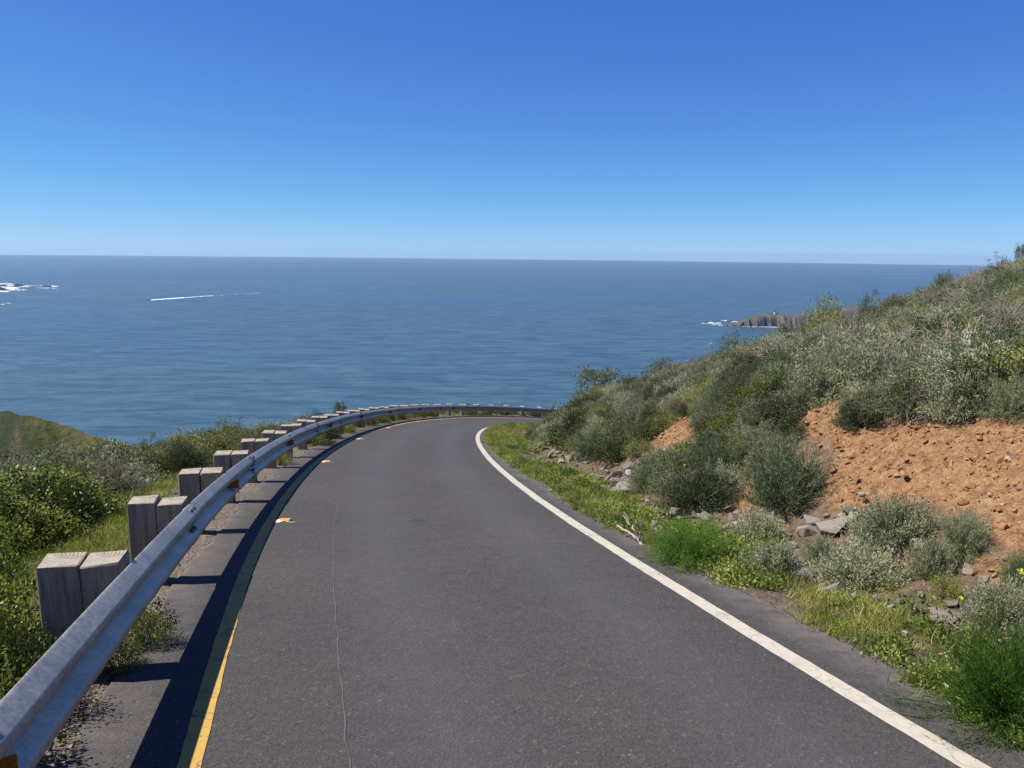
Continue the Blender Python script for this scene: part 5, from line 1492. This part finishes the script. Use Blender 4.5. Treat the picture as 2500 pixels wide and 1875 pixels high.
# boat wake
mb = MB(); r = np.random.default_rng(9)
for (ua, va, ub, vb, n_, wd_) in [(370, 732, 450, 726.7, 560, 1.2), (450, 726.7, 520, 721.5, 120, .8), (520, 721.5, 640, 714.7, 26, .7), (640, 714.7, 800, 706.5, 10, .6)]:
    for _ in range(n_):
        t = r.random(); p = sea_at(ua + (ub - ua) * t, va + (vb - va) * t + r.normal(0, .35) * wd_, .3); k = math.hypot(p[0], p[1]) / FPX
        L = r.uniform(1.0, 2.6) * k; W = r.uniform(3, 8)
        Vv = np.array([[p[0] - L, p[1], .2], [p[0], p[1] - W, .2], [p[0] + L, p[1], .2], [p[0], p[1] + W, .2], [p[0], p[1], .6]])
        mb.add(Vv, np.array([(4, 0, 1), (4, 1, 2), (4, 2, 3), (4, 3, 0)]))
tag(ob('boat_wake', mb.mesh('boat_wake', [M_FOAM])), 'long white wake trailing behind the speedboat', None, None, 'stuff')

# ------------------------------------------------------------------ boats
M_HULLD, nt, b = mat('dark_hull', .5, (.06, .05, .05)); M_HULLW, nt, b = mat('white_hull', .5, (.78, .78, .76)); M_GREYS, nt, b = mat('ship_grey', .6, (.30, .33, .38)); M_GLS, nt, b = mat('dark_glass', .2, (.03, .04, .05))
def hull(L, Wd, Ht, n=9):
    V = []
    for i in range(n):
        t = i / (n - 1); w_ = Wd / 2 * (1 - (t ** 3)) if t > .0 else Wd / 2 * .92; x = -L / 2 + L * t; rise = Ht * (.15 * t * t)
        V += [(x, -w_, Ht + rise), (x, -w_ * .55, 0), (x, 0, -Ht * .4), (x, w_ * .55, 0), (x, w_, Ht + rise)]
    Fc = []
    for i in range(n - 1):
        for j in range(4): Fc.append((i * 5 + j, i * 5 + j + 1, (i + 1) * 5 + j + 1, (i + 1) * 5 + j))
        Fc.append((i * 5, (i + 1) * 5, (i + 1) * 5 + 4, i * 5 + 4))
    Fc.append((0, 1, 2, 3, 4)); return V, Fc
def boat(name, label, cat, u, v, rz_, L, Wd, Ht, mh, extra):
    p = sea_at(u, v); e = empty(name, (p[0], p[1], 0), rz_); tag(e, label, cat)
    V, Fc = hull(L, Wd, Ht); ob('hull', mesh_np('hull', V, Fc, mh), e)
    for nm, bmf, m_ in extra:
        bm = bmesh.new(); bmf(bm); ob(nm, bm_mesh(nm, bm, m_), e)
boat('speedboat', 'dark speedboat pulling a long white wake across the left of the sea', 'boat', 364.5, 733, math.radians(187), 14, 4.2, 2.2, M_HULLD,
     [('cabin', lambda bm: (box_bm(bm, (0, 0, 2.1), (3.6, 2.2, 1.6), .2)), M_HULLW), ('windscreen', lambda bm: box_bm(bm, (2.0, 0, 2.1), (.5, 2.0, 1.1), .1), M_GLS)])
boat('sailboat', 'small white sailboat with bare mast in the bay below the headland', 'boat', 1736, 841, math.radians(5), 9.5, 3.0, 1.3, M_HULLW,
     [('mast', lambda bm: cyl_bm(bm, (.6, 0, 7.5), .14, 13, 6, .08), M_HULLW), ('boom', lambda bm: box_bm(bm, (-1.6, 0, 2.6), (4.2, .35, .35)), M_HULLW), ('cabin', lambda bm: box_bm(bm, (.6, 0, 1.7), (3.4, 1.7, .8), .15), M_HULLW)])
def contain(bm):
    for i in range(7): box_bm(bm, (-40 + i * 14, 0, 17), (12.5, 20, 9 + (i % 3) * 2))
boat('cargo_ship', 'faint pale cargo ship on the horizon at left', 'ship', 603, 629.5, math.radians(178), 130, 24, 11, M_HULLW,
     [('container', contain, M_GREYS), ('bridge', lambda bm: box_bm(bm, (-56, 0, 22), (10, 20, 22), .5), M_HULLW)])
boat('distant_boat', 'tiny white boat far out on the right of the sea', 'boat', 1987, 661, .4, 16, 5, 3, M_HULLW, [('cabin', lambda bm: box_bm(bm, (0, 0, 5), (7, 4, 4), .3), M_HULLW)])
boat('distant_boat', 'tiny white vessel near the horizon above the hill skyline', 'boat', 2284, 648, 0, 40, 10, 5, M_HULLW, [('cabin', lambda bm: box_bm(bm, (-6, 0, 9), (12, 8, 8), .3), M_HULLW)])

# ------------------------------------------------------------------ air
HAZE = 0.000030
if HAZE > 0:
    bm = bmesh.new(); box_bm(bm, (0, 0, (CZ + 60 - 8) / 2), (54000, 54000, CZ + 68))
    m = bpy.data.materials.new('haze_air'); m.use_nodes = True; nt = m.node_tree; nt.nodes.clear()
    o_ = nt.nodes.new('ShaderNodeOutputMaterial'); pv = nt.nodes.new('ShaderNodeVolumePrincipled')
    pv.inputs['Color'].default_value = (.50, .76, 1.0, 1); pv.inputs['Density'].default_value = HAZE; pv.inputs['Anisotropy'].default_value = .2
    nt.links.new(pv.outputs[0], o_.inputs['Volume'])
    tag(ob('haze', bm_mesh('haze', bm, m)), 'thin sea haze paling the horizon', kind='stuff')
# every surface a little darker, to suit the exposure
for m in bpy.data.materials:
    if not m.use_nodes: continue
    for nd in list(m.node_tree.nodes):
        key_ = 'Base Color' if nd.type == 'BSDF_PRINCIPLED' else 'Color' if nd.type == 'BSDF_TRANSLUCENT' else None
        if not key_: continue
        sk = nd.inputs[key_]
        if sk.is_linked:
            src = sk.links[0].from_socket; r_ = mix(m.node_tree, 1.0, src, (.8, .8, .8), 'MULTIPLY'); m.node_tree.links.new(r_, sk)
        else:
            c = sk.default_value; sk.default_value = (c[0] * .8, c[1] * .8, c[2] * .8, 1)
